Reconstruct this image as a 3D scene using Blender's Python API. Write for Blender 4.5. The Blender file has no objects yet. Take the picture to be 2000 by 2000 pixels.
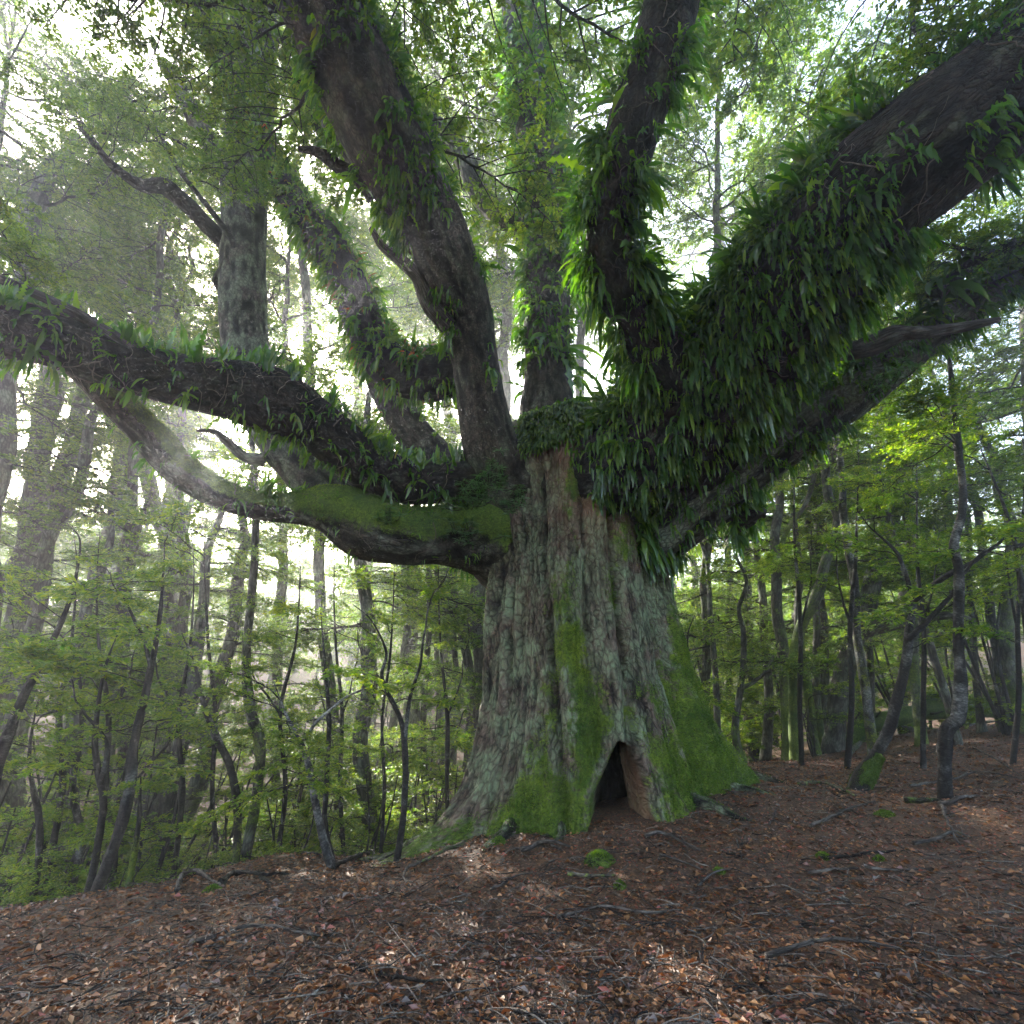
import bpy, math, random
import numpy as np
from mathutils import Vector, Matrix

random.seed(7)
RNG = np.random.default_rng(11)
SC = bpy.context.scene
COL = SC.collection
R = math.radians

# ------------------------------------------------------------------ camera
EYE = np.array([0.0, 0.0, 1.5])
PITCH = math.atan(0.4)
CP, SP = math.cos(PITCH), math.sin(PITCH)
cam_d = bpy.data.cameras.new('camera')
cam_d.sensor_width = 36.0
cam_d.lens = 18.0
cam_d.clip_start = 0.05
cam_d.clip_end = 2000.0
cam = bpy.data.objects.new('camera', cam_d)
cam.location = EYE
cam.rotation_euler = (math.pi / 2 + PITCH, 0, 0)
COL.objects.link(cam)
SC.camera = cam

# ------------------------------------------------------------------ sky, sun, exposure
SUN_EL, SUN_AZ = R(31), R(-34)          # azimuth measured from +Y towards +X
world = bpy.data.worlds.new('World')
SC.world = world
world.use_nodes = True
wn = world.node_tree
bgn = wn.nodes['Background']
sky = wn.nodes.new('ShaderNodeTexSky')
sky.sky_type = 'NISHITA'
sky.sun_disc = False
sky.sun_elevation = SUN_EL
sky.sun_rotation = SUN_AZ
sky.air_density = 1.0
sky.dust_density = 5.0
sky.ozone_density = 0.3
wn.links.new(sky.outputs[0], bgn.inputs[0])
bgn.inputs[1].default_value = 0.15
sd = bpy.data.lights.new('sun', 'SUN')
sd.energy = 5.0
sd.angle = R(0.6)
sd.color = (1.0, 0.95, 0.84)
sun = bpy.data.objects.new('sun', sd)
sdir = Vector((math.sin(SUN_AZ) * math.cos(SUN_EL), math.cos(SUN_AZ) * math.cos(SUN_EL), math.sin(SUN_EL)))
sun.rotation_euler = sdir.to_track_quat('Z', 'Y').to_euler()
sun.location = (0, 0, 60)
COL.objects.link(sun)
SC.view_settings.view_transform = 'Standard'
SC.view_settings.look = 'None'
SC.view_settings.gamma = 1.0
SC.view_settings.exposure = 3.2
SC.render.engine = 'CYCLES'
cy = SC.cycles
cy.use_denoising = True
cy.denoiser = 'OPENIMAGEDENOISE'
cy.denoising_prefilter = 'ACCURATE'
cy.denoising_input_passes = 'RGB_ALBEDO_NORMAL'
cy.use_adaptive_sampling = True
cy.adaptive_threshold = 0.018
cy.max_bounces = 6
cy.diffuse_bounces = 3
cy.glossy_bounces = 2
cy.transmission_bounces = 3
cy.volume_bounces = 1
cy.transparent_max_bounces = 4
cy.sample_clamp_indirect = 6.0
cy.caustics_reflective = False
cy.caustics_refractive = False

# ------------------------------------------------------------------ numeric helpers
def W(px, py, d):
    """the point of the place seen at photo position (px, py) at a distance d along the optical axis"""
    u = (px - 1000.0) / 1000.0
    v = (1000.0 - py) / 1000.0
    return np.array([u * d, d * (CP - v * SP), EYE[2] + d * (v * CP + SP)])

def h3(ix, iy, iz, seed):
    n = (ix * 374761393 + iy * 668265263 + iz * 2147483647 + seed * 974634777) & 0xFFFFFFFF
    n = ((n ^ (n >> 13)) * 1274126177) & 0xFFFFFFFF
    n = ((n ^ (n >> 16)) * 2246822519) & 0xFFFFFFFF
    return ((n ^ (n >> 15)) & 0xFFFFFF) / float(0xFFFFFF)

def vn(p, seed=0):
    p = np.asarray(p, float)
    i = np.floor(p).astype(np.int64)
    f = p - i
    f = f * f * (3 - 2 * f)
    x, y, z = i[..., 0], i[..., 1], i[..., 2]
    fx, fy, fz = f[..., 0], f[..., 1], f[..., 2]
    def L(a, b, t): return a + (b - a) * t
    c = [[[h3(x + a, y + b, z + e, seed) for e in (0, 1)] for b in (0, 1)] for a in (0, 1)]
    return L(L(L(c[0][0][0], c[1][0][0], fx), L(c[0][1][0], c[1][1][0], fx), fy),
             L(L(c[0][0][1], c[1][0][1], fx), L(c[0][1][1], c[1][1][1], fx), fy), fz) * 2 - 1

def fbm(p, octv=4, seed=0, gain=0.5):
    p = np.asarray(p, float)
    s, a, t = 0, 1.0, 0
    for k in range(octv):
        s = s + a * vn(p * (2 ** k) + k * 13.7, seed + k)
        t += a
        a *= gain
    return s / t

def sstep(a, b, x):
    t = np.clip((x - a) / (b - a), 0, 1)
    return t * t * (3 - 2 * t)

class MB:
    """gathers quads and triangles and links them as ONE mesh object"""
    def __init__(s):
        s.v, s.q, s.t, s.n = [], [], [], 0
        s.qm, s.tm = [], []
        s.at = {}
    def add(s, v, q=None, t=None, mat=0, **attrs):
        v = np.asarray(v, np.float32).reshape(-1, 3)
        s.v.append(v)
        if q is not None and len(q):
            q = np.asarray(q, np.int64) + s.n
            s.q.append(q); s.qm.append(np.full(len(q), mat))
        if t is not None and len(t):
            t = np.asarray(t, np.int64) + s.n
            s.t.append(t); s.tm.append(np.full(len(t), mat))
        for k in ('rnd', 'moss', 'bark', 'wood'):
            w = 3 if k == 'bark' else 1
            a = attrs.get(k)
            if a is None:
                a = np.zeros((len(v), w), np.float32)
            else:
                a = np.broadcast_to(np.asarray(a, np.float32).reshape(-1, w), (len(v), w))
            s.at.setdefault(k, []).append(a)
        s.n += len(v)
    def mesh(s, name, mats):
        v = np.concatenate(s.v)
        me = bpy.data.meshes.new(name)
        qs = np.concatenate(s.q) if s.q else np.zeros((0, 4), np.int64)
        ts = np.concatenate(s.t) if s.t else np.zeros((0, 3), np.int64)
        mi = np.concatenate(s.qm + s.tm).astype(np.int32)
        loops = np.concatenate([qs.ravel(), ts.ravel()]).astype(np.int32)
        starts = np.concatenate([np.arange(len(qs)) * 4, len(qs) * 4 + np.arange(len(ts)) * 3]).astype(np.int32)
        me.vertices.add(len(v)); me.loops.add(len(loops)); me.polygons.add(len(starts))
        me.vertices.foreach_set('co', v.ravel())
        me.loops.foreach_set('vertex_index', loops)
        me.polygons.foreach_set('loop_start', starts)
        me.polygons.foreach_set('material_index', mi)
        me.polygons.foreach_set('use_smooth', np.ones(len(starts), bool))
        for k, l in s.at.items():
            a = np.concatenate(l)
            if not a.any():
                continue
            if k == 'bark':
                at = me.attributes.new(k, 'FLOAT_VECTOR', 'POINT'); at.data.foreach_set('vector', a.ravel())
            else:
                at = me.attributes.new(k, 'FLOAT', 'POINT'); at.data.foreach_set('value', a.ravel())
        me.update(calc_edges=True)
        for m in mats:
            me.materials.append(m)
        return me
    def build(s, name, mats, parent=None):
        if not isinstance(mats, (list, tuple)): mats = [mats]
        return link(name, s.mesh(name, mats), parent)

def link(name, me, parent=None, loc=None, rot=None, sc=None):
    o = bpy.data.objects.new(name, me)
    COL.objects.link(o)
    if parent is not None: o.parent = parent
    if loc is not None: o.location = [float(a) for a in loc]
    if rot is not None: o.rotation_euler = rot
    if sc is not None: o.scale = (sc, sc, sc) if isinstance(sc, (int, float)) else sc
    return o

def tag(o, label=None, cat=None, group=None, kind=None):
    if label: o['label'] = label
    if cat: o['category'] = cat
    if group: o['group'] = group
    if kind: o['kind'] = kind
    return o

def empty(name, loc=(0, 0, 0)):
    o = bpy.data.objects.new(name, None)
    o.empty_display_size = 0.2
    COL.objects.link(o)
    o.location = [float(a) for a in loc]
    return o

def spline(P, n):
    """Catmull-Rom through the rows of P (any number of columns), n rows out, spaced by arc length"""
    P = np.asarray(P, float)
    if len(P) < 3:
        t = np.linspace(0, 1, n)[:, None]
        return P[0] * (1 - t) + P[-1] * t
    Q = np.vstack([2 * P[0] - P[1], P, 2 * P[-1] - P[-2]])
    out = []
    for i in range(len(P) - 1):
        a, b, c, d = Q[i:i + 4]
        t = np.linspace(0, 1, 14, endpoint=False)[:, None]
        out.append(0.5 * (2 * b + (c - a) * t + (2 * a - 5 * b + 4 * c - d) * t * t + (3 * b - a - 3 * c + d) * t ** 3))
    out.append(P[-1:])
    out = np.vstack(out)
    s = np.r_[0, np.cumsum(np.linalg.norm(np.diff(out[:, :3], axis=0), axis=1))]
    u = np.linspace(0, s[-1], n)
    return np.stack([np.interp(u, s, out[:, k]) for k in range(out.shape[1])], 1)

def frames(C):
    T = np.gradient(C, axis=0)
    T /= np.linalg.norm(T, axis=1)[:, None] + 1e-9
    N = np.zeros_like(T)
    a = np.array([0, 1.0, 0.01]) if abs(T[0][1]) < 0.9 else np.array([1.0, 0, 0])
    N[0] = a - T[0] * a.dot(T[0]); N[0] /= np.linalg.norm(N[0])
    for i in range(1, len(T)):
        n = N[i - 1] - T[i] * N[i - 1].dot(T[i])
        N[i] = n / (np.linalg.norm(n) + 1e-9)
    return T, N, np.cross(T, N)

def grid_faces(nr, nc, wrap=True):
    i = np.arange(nr - 1)[:, None]
    j = np.arange(nc if wrap else nc - 1)[None, :]
    j2 = (j + 1) % nc
    return np.stack([i * nc + j, i * nc + j2, (i + 1) * nc + j2, (i + 1) * nc + j], -1).reshape(-1, 4)

def tube(mb, C, r, seg=8, rough=0.0, seed=0, mat=0, moss=None, rnd=0.5, wood=0.0, fine=6.0, knob=0.0):
    C = np.asarray(C, float); r = np.broadcast_to(np.asarray(r, float), (len(C),))
    T, N, B = frames(C)
    s = np.r_[0, np.cumsum(np.linalg.norm(np.diff(C, axis=0), axis=1))]
    th = np.linspace(0, 2 * math.pi, seg, endpoint=False)
    cs, sn = np.cos(th), np.sin(th)
    dirs = N[:, None] * cs[None, :, None] + B[:, None] * sn[None, :, None]
    rm = float(r.mean())
    bark = np.stack(np.broadcast_arrays(cs[None] * r[:, None], sn[None] * r[:, None], s[:, None]), -1) + seed * 3.1
    rr = np.repeat(r[:, None], seg, 1); ridge = None
    if rough > 0:
        q = bark.copy(); q[..., 2] *= 0.3
        n1 = fbm(q * (1.1 / max(rm, .05)) , 2, seed)
        n2 = fbm(q * fine, 3, seed + 5)
        rr = rr * (1 + rough * n1) + rough * 0.35 * r[:, None] * (np.abs(n2) * -2 + .6)
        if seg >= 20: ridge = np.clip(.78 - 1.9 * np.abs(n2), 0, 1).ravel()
        if knob > 0:
            kn = sstep(.35, .8, vn(bark * 1.3, seed + 9))
            rr = rr + knob * kn * r[:, None]
    V = C[:, None] + dirs * rr[..., None]
    m = None
    if moss is not None:
        m = moss(V, dirs, s[:, None] / s[-1]) if callable(moss) else np.full(rr.shape, float(moss))
        m = m.ravel()
    n0 = V.shape[0] * seg
    Vf = np.vstack([V.reshape(-1, 3), C[0] - T[0] * r[0] * .3, C[-1] + T[-1] * r[-1] * .6])
    j = np.arange(seg); j2 = (j + 1) % seg
    t = np.vstack([np.stack([np.full(seg, n0), j2, j], 1),
                   np.stack([np.full(seg, n0 + 1), n0 - seg + j, n0 - seg + j2], 1)])
    bk = np.vstack([bark.reshape(-1, 3), bark[0, 0], bark[-1, 0]])
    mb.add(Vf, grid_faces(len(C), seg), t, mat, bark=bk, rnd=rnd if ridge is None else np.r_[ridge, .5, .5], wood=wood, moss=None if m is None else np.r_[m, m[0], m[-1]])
    return V, dirs

def unit(a):
    a = np.asarray(a, float)
    return a / (np.linalg.norm(a, axis=-1, keepdims=True) + 1e-9)

def add_leaves(mb, P, D, Nn, L, Wd, rnd, mat=0, fold=0.25, curl=0.0):
    """diamond leaves folded along the midrib: base P, direction D, face normal Nn"""
    D = unit(D); S = unit(np.cross(D, Nn)); Nn = np.cross(S, D)
    L = np.asarray(L)[:, None]; Wd = np.asarray(Wd)[:, None]
    a = P
    b = P + D * L * .45 + S * Wd * .5 + Nn * Wd * fold
    c = P + D * L - Nn * L * curl
    d = P + D * L * .45 - S * Wd * .5 + Nn * Wd * fold
    n = len(P)
    V = np.stack([a, b, c, d], 1).reshape(-1, 3)
    i = np.arange(n)[:, None] * 4
    t = np.vstack([i + np.array([[0, 1, 2]]), i + np.array([[0, 2, 3]])])
    mb.add(V, None, t, mat, rnd=np.repeat(rnd, 4))

def add_leaves6(mb, P, D, Nn, L, Wd, rnd, mat=0, curl=.15):
    """fuller leaf blades for plants near the camera: two rows of three points"""
    D = unit(D); S = unit(np.cross(D, Nn)); Nn = np.cross(S, D)
    n = len(P); L = np.asarray(L); Wd = np.asarray(Wd)
    ts = np.array([0, .18, .5, .8, 1.0]); ws = np.array([.03, .7, 1.0, .6, .02]) * .5
    rows = []
    for t, w in zip(ts, ws):
        c = P + D * (L * t)[:, None] - Nn * (L * curl * t * t)[:, None]
        rows += [c + S * (Wd * w)[:, None] + Nn * (Wd * w * .45)[:, None], c, c - S * (Wd * w)[:, None] + Nn * (Wd * w * .45)[:, None]]
    V = np.stack(rows, 1).reshape(-1, 3)
    f = []
    for k in range(4):
        o = k * 3
        f += [[o, o + 1, o + 4, o + 3], [o + 1, o + 2, o + 5, o + 4]]
    q = (np.arange(n)[:, None, None] * 15 + np.array(f)[None]).reshape(-1, 4)
    mb.add(V, q, None, mat, rnd=np.repeat(rnd, 15))

def add_fronds(mb, P, D, Nn, L, Wd, rnd, droop, K=7, wave=0.16, lobes=0, mat=0, seed=0):
    """strap ferns: each frond bends from its first direction D towards the ground"""
    rg = np.random.default_rng(seed)
    n = len(P)
    D = unit(D); L = np.asarray(L); Wd = np.asarray(Wd); droop = np.asarray(droop)
    side = unit(np.cross(D, Nn) + rg.normal(0, .25, (n, 3)))
    c = P.copy(); d = D.copy()
    rows = []
    g = np.array([0, 0, -1.0])
    ph = rg.uniform(0, 6.28, n)
    for k in range(K + 1):
        t = k / K
        w = Wd * .5 * (math.sin(math.pi * min(1, .06 + .94 * t ** .75)) ** .7 * .95 + .05)
        if lobes:
            w = w * (1.0 if k % 2 else .32)
        side_k = unit(side - d * (side * d).sum(1)[:, None])
        nn = np.cross(side_k, d)
        wv = np.sin(ph + k * 2.1) * wave
        l = c + side_k * w[:, None] + nn * (w * (.35 + wv * 2.2))[:, None]
        r_ = c - side_k * w[:, None] + nn * (w * (.35 - wv * 2.2))[:, None]
        rows += [l, c.copy(), r_]
        c = c + d * (L / K)[:, None]
        d = unit(d + g * (droop / K)[:, None] + side * (np.sin(ph * 3 + k) * .10)[:, None])
    V = np.stack(rows, 1).reshape(-1, 3)
    f = []
    for k in range(K):
        o = k * 3
        f += [[o, o + 1, o + 4, o + 3], [o + 1, o + 2, o + 5, o + 4]]
    q = (np.arange(n)[:, None, None] * (3 * (K + 1)) + np.array(f)[None]).reshape(-1, 4)
    mb.add(V, q, None, mat, rnd=np.repeat(rnd, 3 * (K + 1)))

# ------------------------------------------------------------------ materials
def mat_new(name):
    m = bpy.data.materials.new(name)
    m.use_nodes = True
    nt = m.node_tree
    nt.nodes.clear()
    out = nt.nodes.new('ShaderNodeOutputMaterial')
    return m, nt, out

def nd(nt, typ, **kw):
    n = nt.nodes.new(typ)
    for k, v in kw.items(): setattr(n, k, v)
    return n

def noise(nt, vec, scale, detail=4, rough=.6, dist=0.0):
    n = nd(nt, 'ShaderNodeTexNoise')
    n.inputs['Scale'].default_value = scale; n.inputs['Detail'].default_value = detail
    n.inputs['Roughness'].default_value = rough; n.inputs['Distortion'].default_value = dist
    if vec is not None: nt.links.new(vec, n.inputs['Vector'])
    return n.outputs['Fac']

def ramp(nt, fac, stops):
    n = nd(nt, 'ShaderNodeValToRGB')
    e = n.color_ramp.elements
    while len(e) < len(stops): e.new(.5)
    for el, (p, c) in zip(e, stops):
        el.position = p; el.color = (*c, 1) if len(c) == 3 else c
    nt.links.new(fac, n.inputs[0])
    return n.outputs[0]

def mixc(nt, fac, a, b):
    n = nd(nt, 'ShaderNodeMix', data_type='RGBA')
    for s, v in ((n.inputs[0], fac), (n.inputs[6], a), (n.inputs[7], b)):
        if isinstance(v, (int, float)): s.default_value = v
        elif isinstance(v, tuple): s.default_value = (*v, 1)
        else: nt.links.new(v, s)
    return n.outputs[2]

def mth(nt, op, a, b=0.0, clamp=False):
    n = nd(nt, 'ShaderNodeMath', operation=op, use_clamp=clamp)
    for s, v in ((n.inputs[0], a), (n.inputs[1], b)):
        if isinstance(v, (int, float)): s.default_value = v
        else: nt.links.new(v, s)
    return n.outputs[0]

def attr(nt, name):
    return nd(nt, 'ShaderNodeAttribute', attribute_name=name)

def bark_mat(name, dark, light, lichen, moss_c, lich_amt=.5, stretch=.28, crack=9.0, bump=.9, redness=0.0, moss_gain=1.0):
    m, nt, out = mat_new(name)
    at = attr(nt, 'bark').outputs['Vector']
    mp = nd(nt, 'ShaderNodeMapping'); mp.inputs['Scale'].default_value = (1, 1, stretch)
    nt.links.new(at, mp.inputs['Vector'])
    v = mp.outputs[0]
    # warp, then cracks
    nz = nd(nt, 'ShaderNodeTexNoise'); nz.inputs['Scale'].default_value = 5; nz.inputs['Detail'].default_value = 3
    nt.links.new(v, nz.inputs['Vector'])
    vm = nd(nt, 'ShaderNodeVectorMath', operation='MULTIPLY_ADD')
    nt.links.new(nz.outputs['Color'], vm.inputs[0]); vm.inputs[1].default_value = (.16, .16, .16); nt.links.new(v, vm.inputs[2])
    vo = nd(nt, 'ShaderNodeTexVoronoi', feature='DISTANCE_TO_EDGE'); vo.inputs['Scale'].default_value = crack
    nt.links.new(vm.outputs[0], vo.inputs['Vector'])
    vo2 = nd(nt, 'ShaderNodeTexVoronoi', feature='DISTANCE_TO_EDGE'); vo2.inputs['Scale'].default_value = crack * 2.7
    nt.links.new(vm.outputs[0], vo2.inputs['Vector'])
    c1 = mth(nt, 'MULTIPLY', vo.outputs['Distance'], 5.0, True)
    c2 = mth(nt, 'MULTIPLY', vo2.outputs['Distance'], 4.0, True)
    fine = noise(nt, v, 60, 5, .7)
    med = noise(nt, v, 9, 5, .65)
    hgt = mth(nt, 'ADD', mth(nt, 'MULTIPLY', c1, .5), mth(nt, 'ADD', mth(nt, 'MULTIPLY', c2, .25), mth(nt, 'MULTIPLY', fine, .35)))
    base = mixc(nt, ramp(nt, med, [(.3, (0, 0, 0)), (.7, (1, 1, 1))]), dark, light)
    base = mixc(nt, mth(nt, 'MULTIPLY', mth(nt, 'SUBTRACT', 1.0, c1), .85), base, tuple(c * .25 for c in dark))
    base = mixc(nt, mth(nt, 'MULTIPLY', mth(nt, 'SUBTRACT', 1.0, c2), .5), base, tuple(c * .4 for c in dark))
    fur = attr(nt, 'rnd').outputs['Fac']  # dark furrows, pale ridges: inner bark plus shading put into the colour
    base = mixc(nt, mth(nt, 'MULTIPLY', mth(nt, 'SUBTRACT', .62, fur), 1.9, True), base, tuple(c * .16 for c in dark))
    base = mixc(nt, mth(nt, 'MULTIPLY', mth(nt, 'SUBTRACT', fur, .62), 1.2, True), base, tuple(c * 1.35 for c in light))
    lf = noise(nt, at, 2.3, 6, .7)
    lm = ramp(nt, lf, [(.56 - lich_amt * .18, (0, 0, 0)), (.70 - lich_amt * .14, (1, 1, 1))])
    lm = mth(nt, 'MULTIPLY', lm, mth(nt, 'MULTIPLY', mth(nt, 'ADD', fine, .25), mth(nt, 'MULTIPLY', mth(nt, 'ADD', mth(nt, 'MULTIPLY', c1, .6), .3), mth(nt, 'MULTIPLY', fur, 1.5))), True)
    base = mixc(nt, lm, base, lichen)
    if redness > 0:
        rw = attr(nt, 'wood').outputs['Fac']
        rm = mth(nt, 'MULTIPLY', rw, redness, True)
        base = mixc(nt, mth(nt, 'MULTIPLY', rm, mth(nt, 'ADD', mth(nt, 'MULTIPLY', med, .9), .2), True), base, (.20, .10, .052))
    # moss: per-vertex amount broken up by noise
    ma = attr(nt, 'moss').outputs['Fac']
    mn = noise(nt, at, 7, 6, .75)
    mf = noise(nt, at, 34, 4, .7)
    mk = mth(nt, 'ADD', mth(nt, 'MULTIPLY', ma, 1.5 * moss_gain), mth(nt, 'ADD', mth(nt, 'MULTIPLY', mn, 1.7), mth(nt, 'MULTIPLY', mf, .9)))
    mk = ramp(nt, mk, [(.86, (0, 0, 0)), (1.0, (1, 1, 1))]) if False else mth(nt, 'MULTIPLY', mth(nt, 'SUBTRACT', mk, 1.88), 3.2, True)
    mcol = mixc(nt, ramp(nt, mth(nt, 'ADD', mth(nt, 'MULTIPLY', noise(nt, at, 1.7, 4, .7), .6), mth(nt, 'MULTIPLY', noise(nt, at, 15, 6, .8), .5)), [(.45, (0, 0, 0)), (.66, (1, 1, 1))]), (moss_c[0] * .35, moss_c[1] * .5, moss_c[2] * .6), (moss_c[0] * 1.7, moss_c[1] * 1.5, moss_c[2]))
    mcol = mixc(nt, ramp(nt, mf, [(.35, (1, 1, 1)), (.6, (0, 0, 0))]), mcol, tuple(c * .35 for c in moss_c))
    col = mixc(nt, mk, base, mcol)
    p = nd(nt, 'ShaderNodeBsdfPrincipled')
    nt.links.new(col, p.inputs['Base Color'])
    p.inputs['Roughness'].default_value = .85
    p.inputs['Specular IOR Level'].default_value = .25
    mossh = noise(nt, at, 55, 5, .8)
    hh = nd(nt, 'ShaderNodeMix', data_type='FLOAT')
    nt.links.new(mk, hh.inputs[0]); nt.links.new(hgt, hh.inputs[2]); nt.links.new(mth(nt, 'ADD', mth(nt, 'MULTIPLY', hgt, .35), mossh), hh.inputs[3])
    bp = nd(nt, 'ShaderNodeBump'); bp.inputs['Strength'].default_value = bump; bp.inputs['Distance'].default_value = .035
    nt.links.new(hh.outputs[0], bp.inputs['Height'])
    nt.links.new(bp.outputs[0], p.inputs['Normal'])
    nt.links.new(p.outputs[0], out.inputs[0])
    return m

def leaf_mat(name, stops, trans=.4, rough=.4, spec=.4, tint=(1.15, 1.3, .2)):
    m, nt, out = mat_new(name)
    a = attr(nt, 'rnd').outputs['Fac']
    oi = nd(nt, 'ShaderNodeObjectInfo').outputs['Random']
    f = mth(nt, 'ADD', mth(nt, 'MULTIPLY', a, .85), mth(nt, 'MULTIPLY', oi, .15))
    col = ramp(nt, f, stops)
    p = nd(nt, 'ShaderNodeBsdfPrincipled')
    nt.links.new(col, p.inputs['Base Color'])
    p.inputs['Roughness'].default_value = rough
    p.inputs['Specular IOR Level'].default_value = spec
    t = nd(nt, 'ShaderNodeBsdfTranslucent')
    mx = nd(nt, 'ShaderNodeMix', data_type='RGBA', blend_type='MULTIPLY')
    mx.inputs[0].default_value = 1.0
    nt.links.new(col, mx.inputs[6]); mx.inputs[7].default_value = (tint[0] * 2.2, tint[1] * 2.2, tint[2] * 2.2, 1)
    nt.links.new(mx.outputs[2], t.inputs[0])
    ms = nd(nt, 'ShaderNodeMixShader'); ms.inputs[0].default_value = trans
    nt.links.new(p.outputs[0], ms.inputs[1]); nt.links.new(t.outputs[0], ms.inputs[2])
    nt.links.new(ms.outputs[0], out.inputs[0])
    return m

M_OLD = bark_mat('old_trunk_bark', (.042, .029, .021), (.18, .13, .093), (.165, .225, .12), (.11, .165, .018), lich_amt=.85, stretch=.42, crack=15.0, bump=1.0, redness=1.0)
M_LOWR = bark_mat('lichen_limb_bark', (.04, .034, .028), (.17, .15, .12), (.21, .28, .18), (.085, .14, .022), lich_amt=.9, stretch=.6, crack=16.0)
M_UPL = bark_mat('plated_limb_bark', (.035, .027, .021), (.13, .105, .082), (.17, .21, .13), (.10, .16, .016), lich_amt=.5, stretch=.7, crack=20.0, bump=1.0)
M_LIMB = bark_mat('limb_bark', (.028, .022, .018), (.10, .08, .064), (.20, .23, .17), (.085, .14, .022), lich_amt=.35, stretch=.6, crack=15.0)
M_ROOTY = bark_mat('rooty_limb_bark', (.012, .009, .006), (.046, .032, .024), (.10, .12, .08), (.07, .12, .02), lich_amt=.15, stretch=.6, crack=14.0, bump=1.0)
M_FOREST = bark_mat('forest_bark', (.05, .045, .038), (.13, .12, .10), (.22, .25, .19), (.10, .15, .03), lich_amt=.45, crack=12.0, bump=.5)
M_STRIPE = bark_mat('striped_sapling_bark', (.014, .012, .011), (.045, .04, .036), (.34, .34, .31), (.14, .18, .02), lich_amt=.3, stretch=2.6, crack=12.0, bump=.4)
M_DARK = bark_mat('sapling_bark', (.018, .015, .014), (.05, .043, .038), (.30, .31, .28), (.14, .18, .02), lich_amt=.12, stretch=1.6, crack=14.0, bump=.4)
M_PALE = bark_mat('pale_sapling_bark', (.035, .032, .03), (.09, .085, .08), (.42, .43, .40), (.14, .18, .02), lich_amt=.6, stretch=1.4, crack=14.0, bump=.4)
M_STICK = bark_mat('dead_stick', (.04, .030, .024), (.19, .155, .125), (.26, .26, .23), (.12, .17, .03), lich_amt=.15, crack=16.0, bump=.6)
M_DEADWOOD = bark_mat('dead_limb_wood', (.05, .04, .035), (.16, .14, .12), (.26, .28, .25), (.08, .12, .03), lich_amt=.25, stretch=.08, crack=26.0, bump=1.0)

G = lambda *s: [(p, c) for p, c in s]
M_FERN = leaf_mat('fern_frond', G((0, (.014, .042, .012)), (.45, (.036, .088, .016)), (.9, (.12, .20, .018)), (.945, (.11, .065, .03)), (.955, (.09, .055, .03)), (.975, (.28, .05, .01)), (1, (.33, .06, .012))), trans=.45, rough=.27, spec=.8)
M_BEECH = leaf_mat('beech_leaf', G((0, (.022, .055, .010)), (.5, (.060, .102, .016)), (1, (.14, .165, .026))), trans=.5, rough=.45)
M_UNDER = leaf_mat('understorey_leaf', G((0, (.022, .065, .008)), (.5, (.072, .118, .014)), (1, (.19, .205, .022))), trans=.52, rough=.42)
M_PLANT = leaf_mat('small_plant_leaf', G((0, (.03, .08, .05)), (1, (.07, .14, .08))), trans=.3, rough=.4)

# ------------------------------------------------------------------ ground
gp_px = [
    (-200, 2000, 2.9), (0, 2000, 2.9), (500, 2000, 2.85), (1000, 2000, 2.8), (1500, 2000, 2.75), (2000, 2000, 2.7), (2300, 2000, 2.6),
    (0, 1790, 5.0), (250, 1760, 5.4), (500, 1740, 5.6), (800, 1740, 5.2), (1100, 1740, 5.0), (1500, 1740, 4.8), (2000, 1740, 4.6), (2300, 1730, 4.6),
    (180, 1745, 6.3), (330, 1722, 6.9), (430, 1695, 7.6), (545, 1664, 8.4), (640, 1680, 7.8), (780, 1685, 7.3), (900, 1640, 7.3),
    (1070, 1600, 6.9), (1220, 1585, 7.0), (1370, 1560, 7.3), (1480, 1530, 8.2), (1600, 1600, 6.6), (1800, 1600, 6.3), (2000, 1600, 6.0), (2300, 1600, 5.8),
    (1640, 1530, 9.0), (1840, 1520, 9.0), (2050, 1500, 9.0), (1480, 1497, 11.5), (1620, 1485, 13.0), (1720, 1455, 15.0), (1860, 1425, 17.0), (2000, 1405, 18.5), (2300, 1370, 20),
]
GPW = [W(*p) for p in gp_px]
GPW += [np.array(p) for p in [
    # behind the crest on the left: the gully, then the facing slope
    (-6.0, 10.5, -1.9), (-8.5, 9.0, -2.1), (-4.3, 12.5, -2.2), (-1.5, 12.0, -1.5), (-9, 13, -3.6), (-4, 16, -3.4), (0, 16.5, -1.8), (-14, 12, -3.2), (-14, 18, -3.4),
    (-9, 19, -3.3), (-3, 21, -2.9), (-14, 27, -1.2), (-7, 29, -1.2), (0, 30, -1.6), (-20, 34, 1.0), (-10, 38, 1.0), (0, 42, .4), (-12, 50, 5.0), (-30, 50, 7.5), (0, 60, 6.5),
    (5, 14, .35), (6, 20, -.6), (4, 26, -1.6), (12, 24, .2), (14, 32, .3), (22, 30, 1.8), (26, 40, 2.5), (12, 45, 1.5), (12, 60, 3), (40, 60, 6), (40, 25, 4.5), (45, 5, 5),
    (-30, 15, -2.5), (-45, 5, -3), (-45, 40, 5), (0, -4, -.1), (10, -8, .5), (-10, -6, -1), (0, -30, 0), (30, -30, 2), (-30, -30, -2), (0, 95, 20), (60, 90, 22), (-60, 90, 20),
    (-80, 0, -2), (80, 0, 8), (0, -80, 0)]]
GPW = np.array(GPW)
def tps(r2): return np.where(r2 > 1e-9, .5 * r2 * np.log(r2 + 1e-12), 0)
_n = len(GPW)
_K = tps(((GPW[:, None, :2] - GPW[None, :, :2]) ** 2).sum(-1)) + np.eye(_n) * .25
_P = np.c_[np.ones(_n), GPW[:, :2]]
_A = np.block([[_K, _P], [_P.T, np.zeros((3, 3))]])
_w = np.linalg.solve(_A, np.r_[GPW[:, 2], 0, 0, 0])
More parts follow.
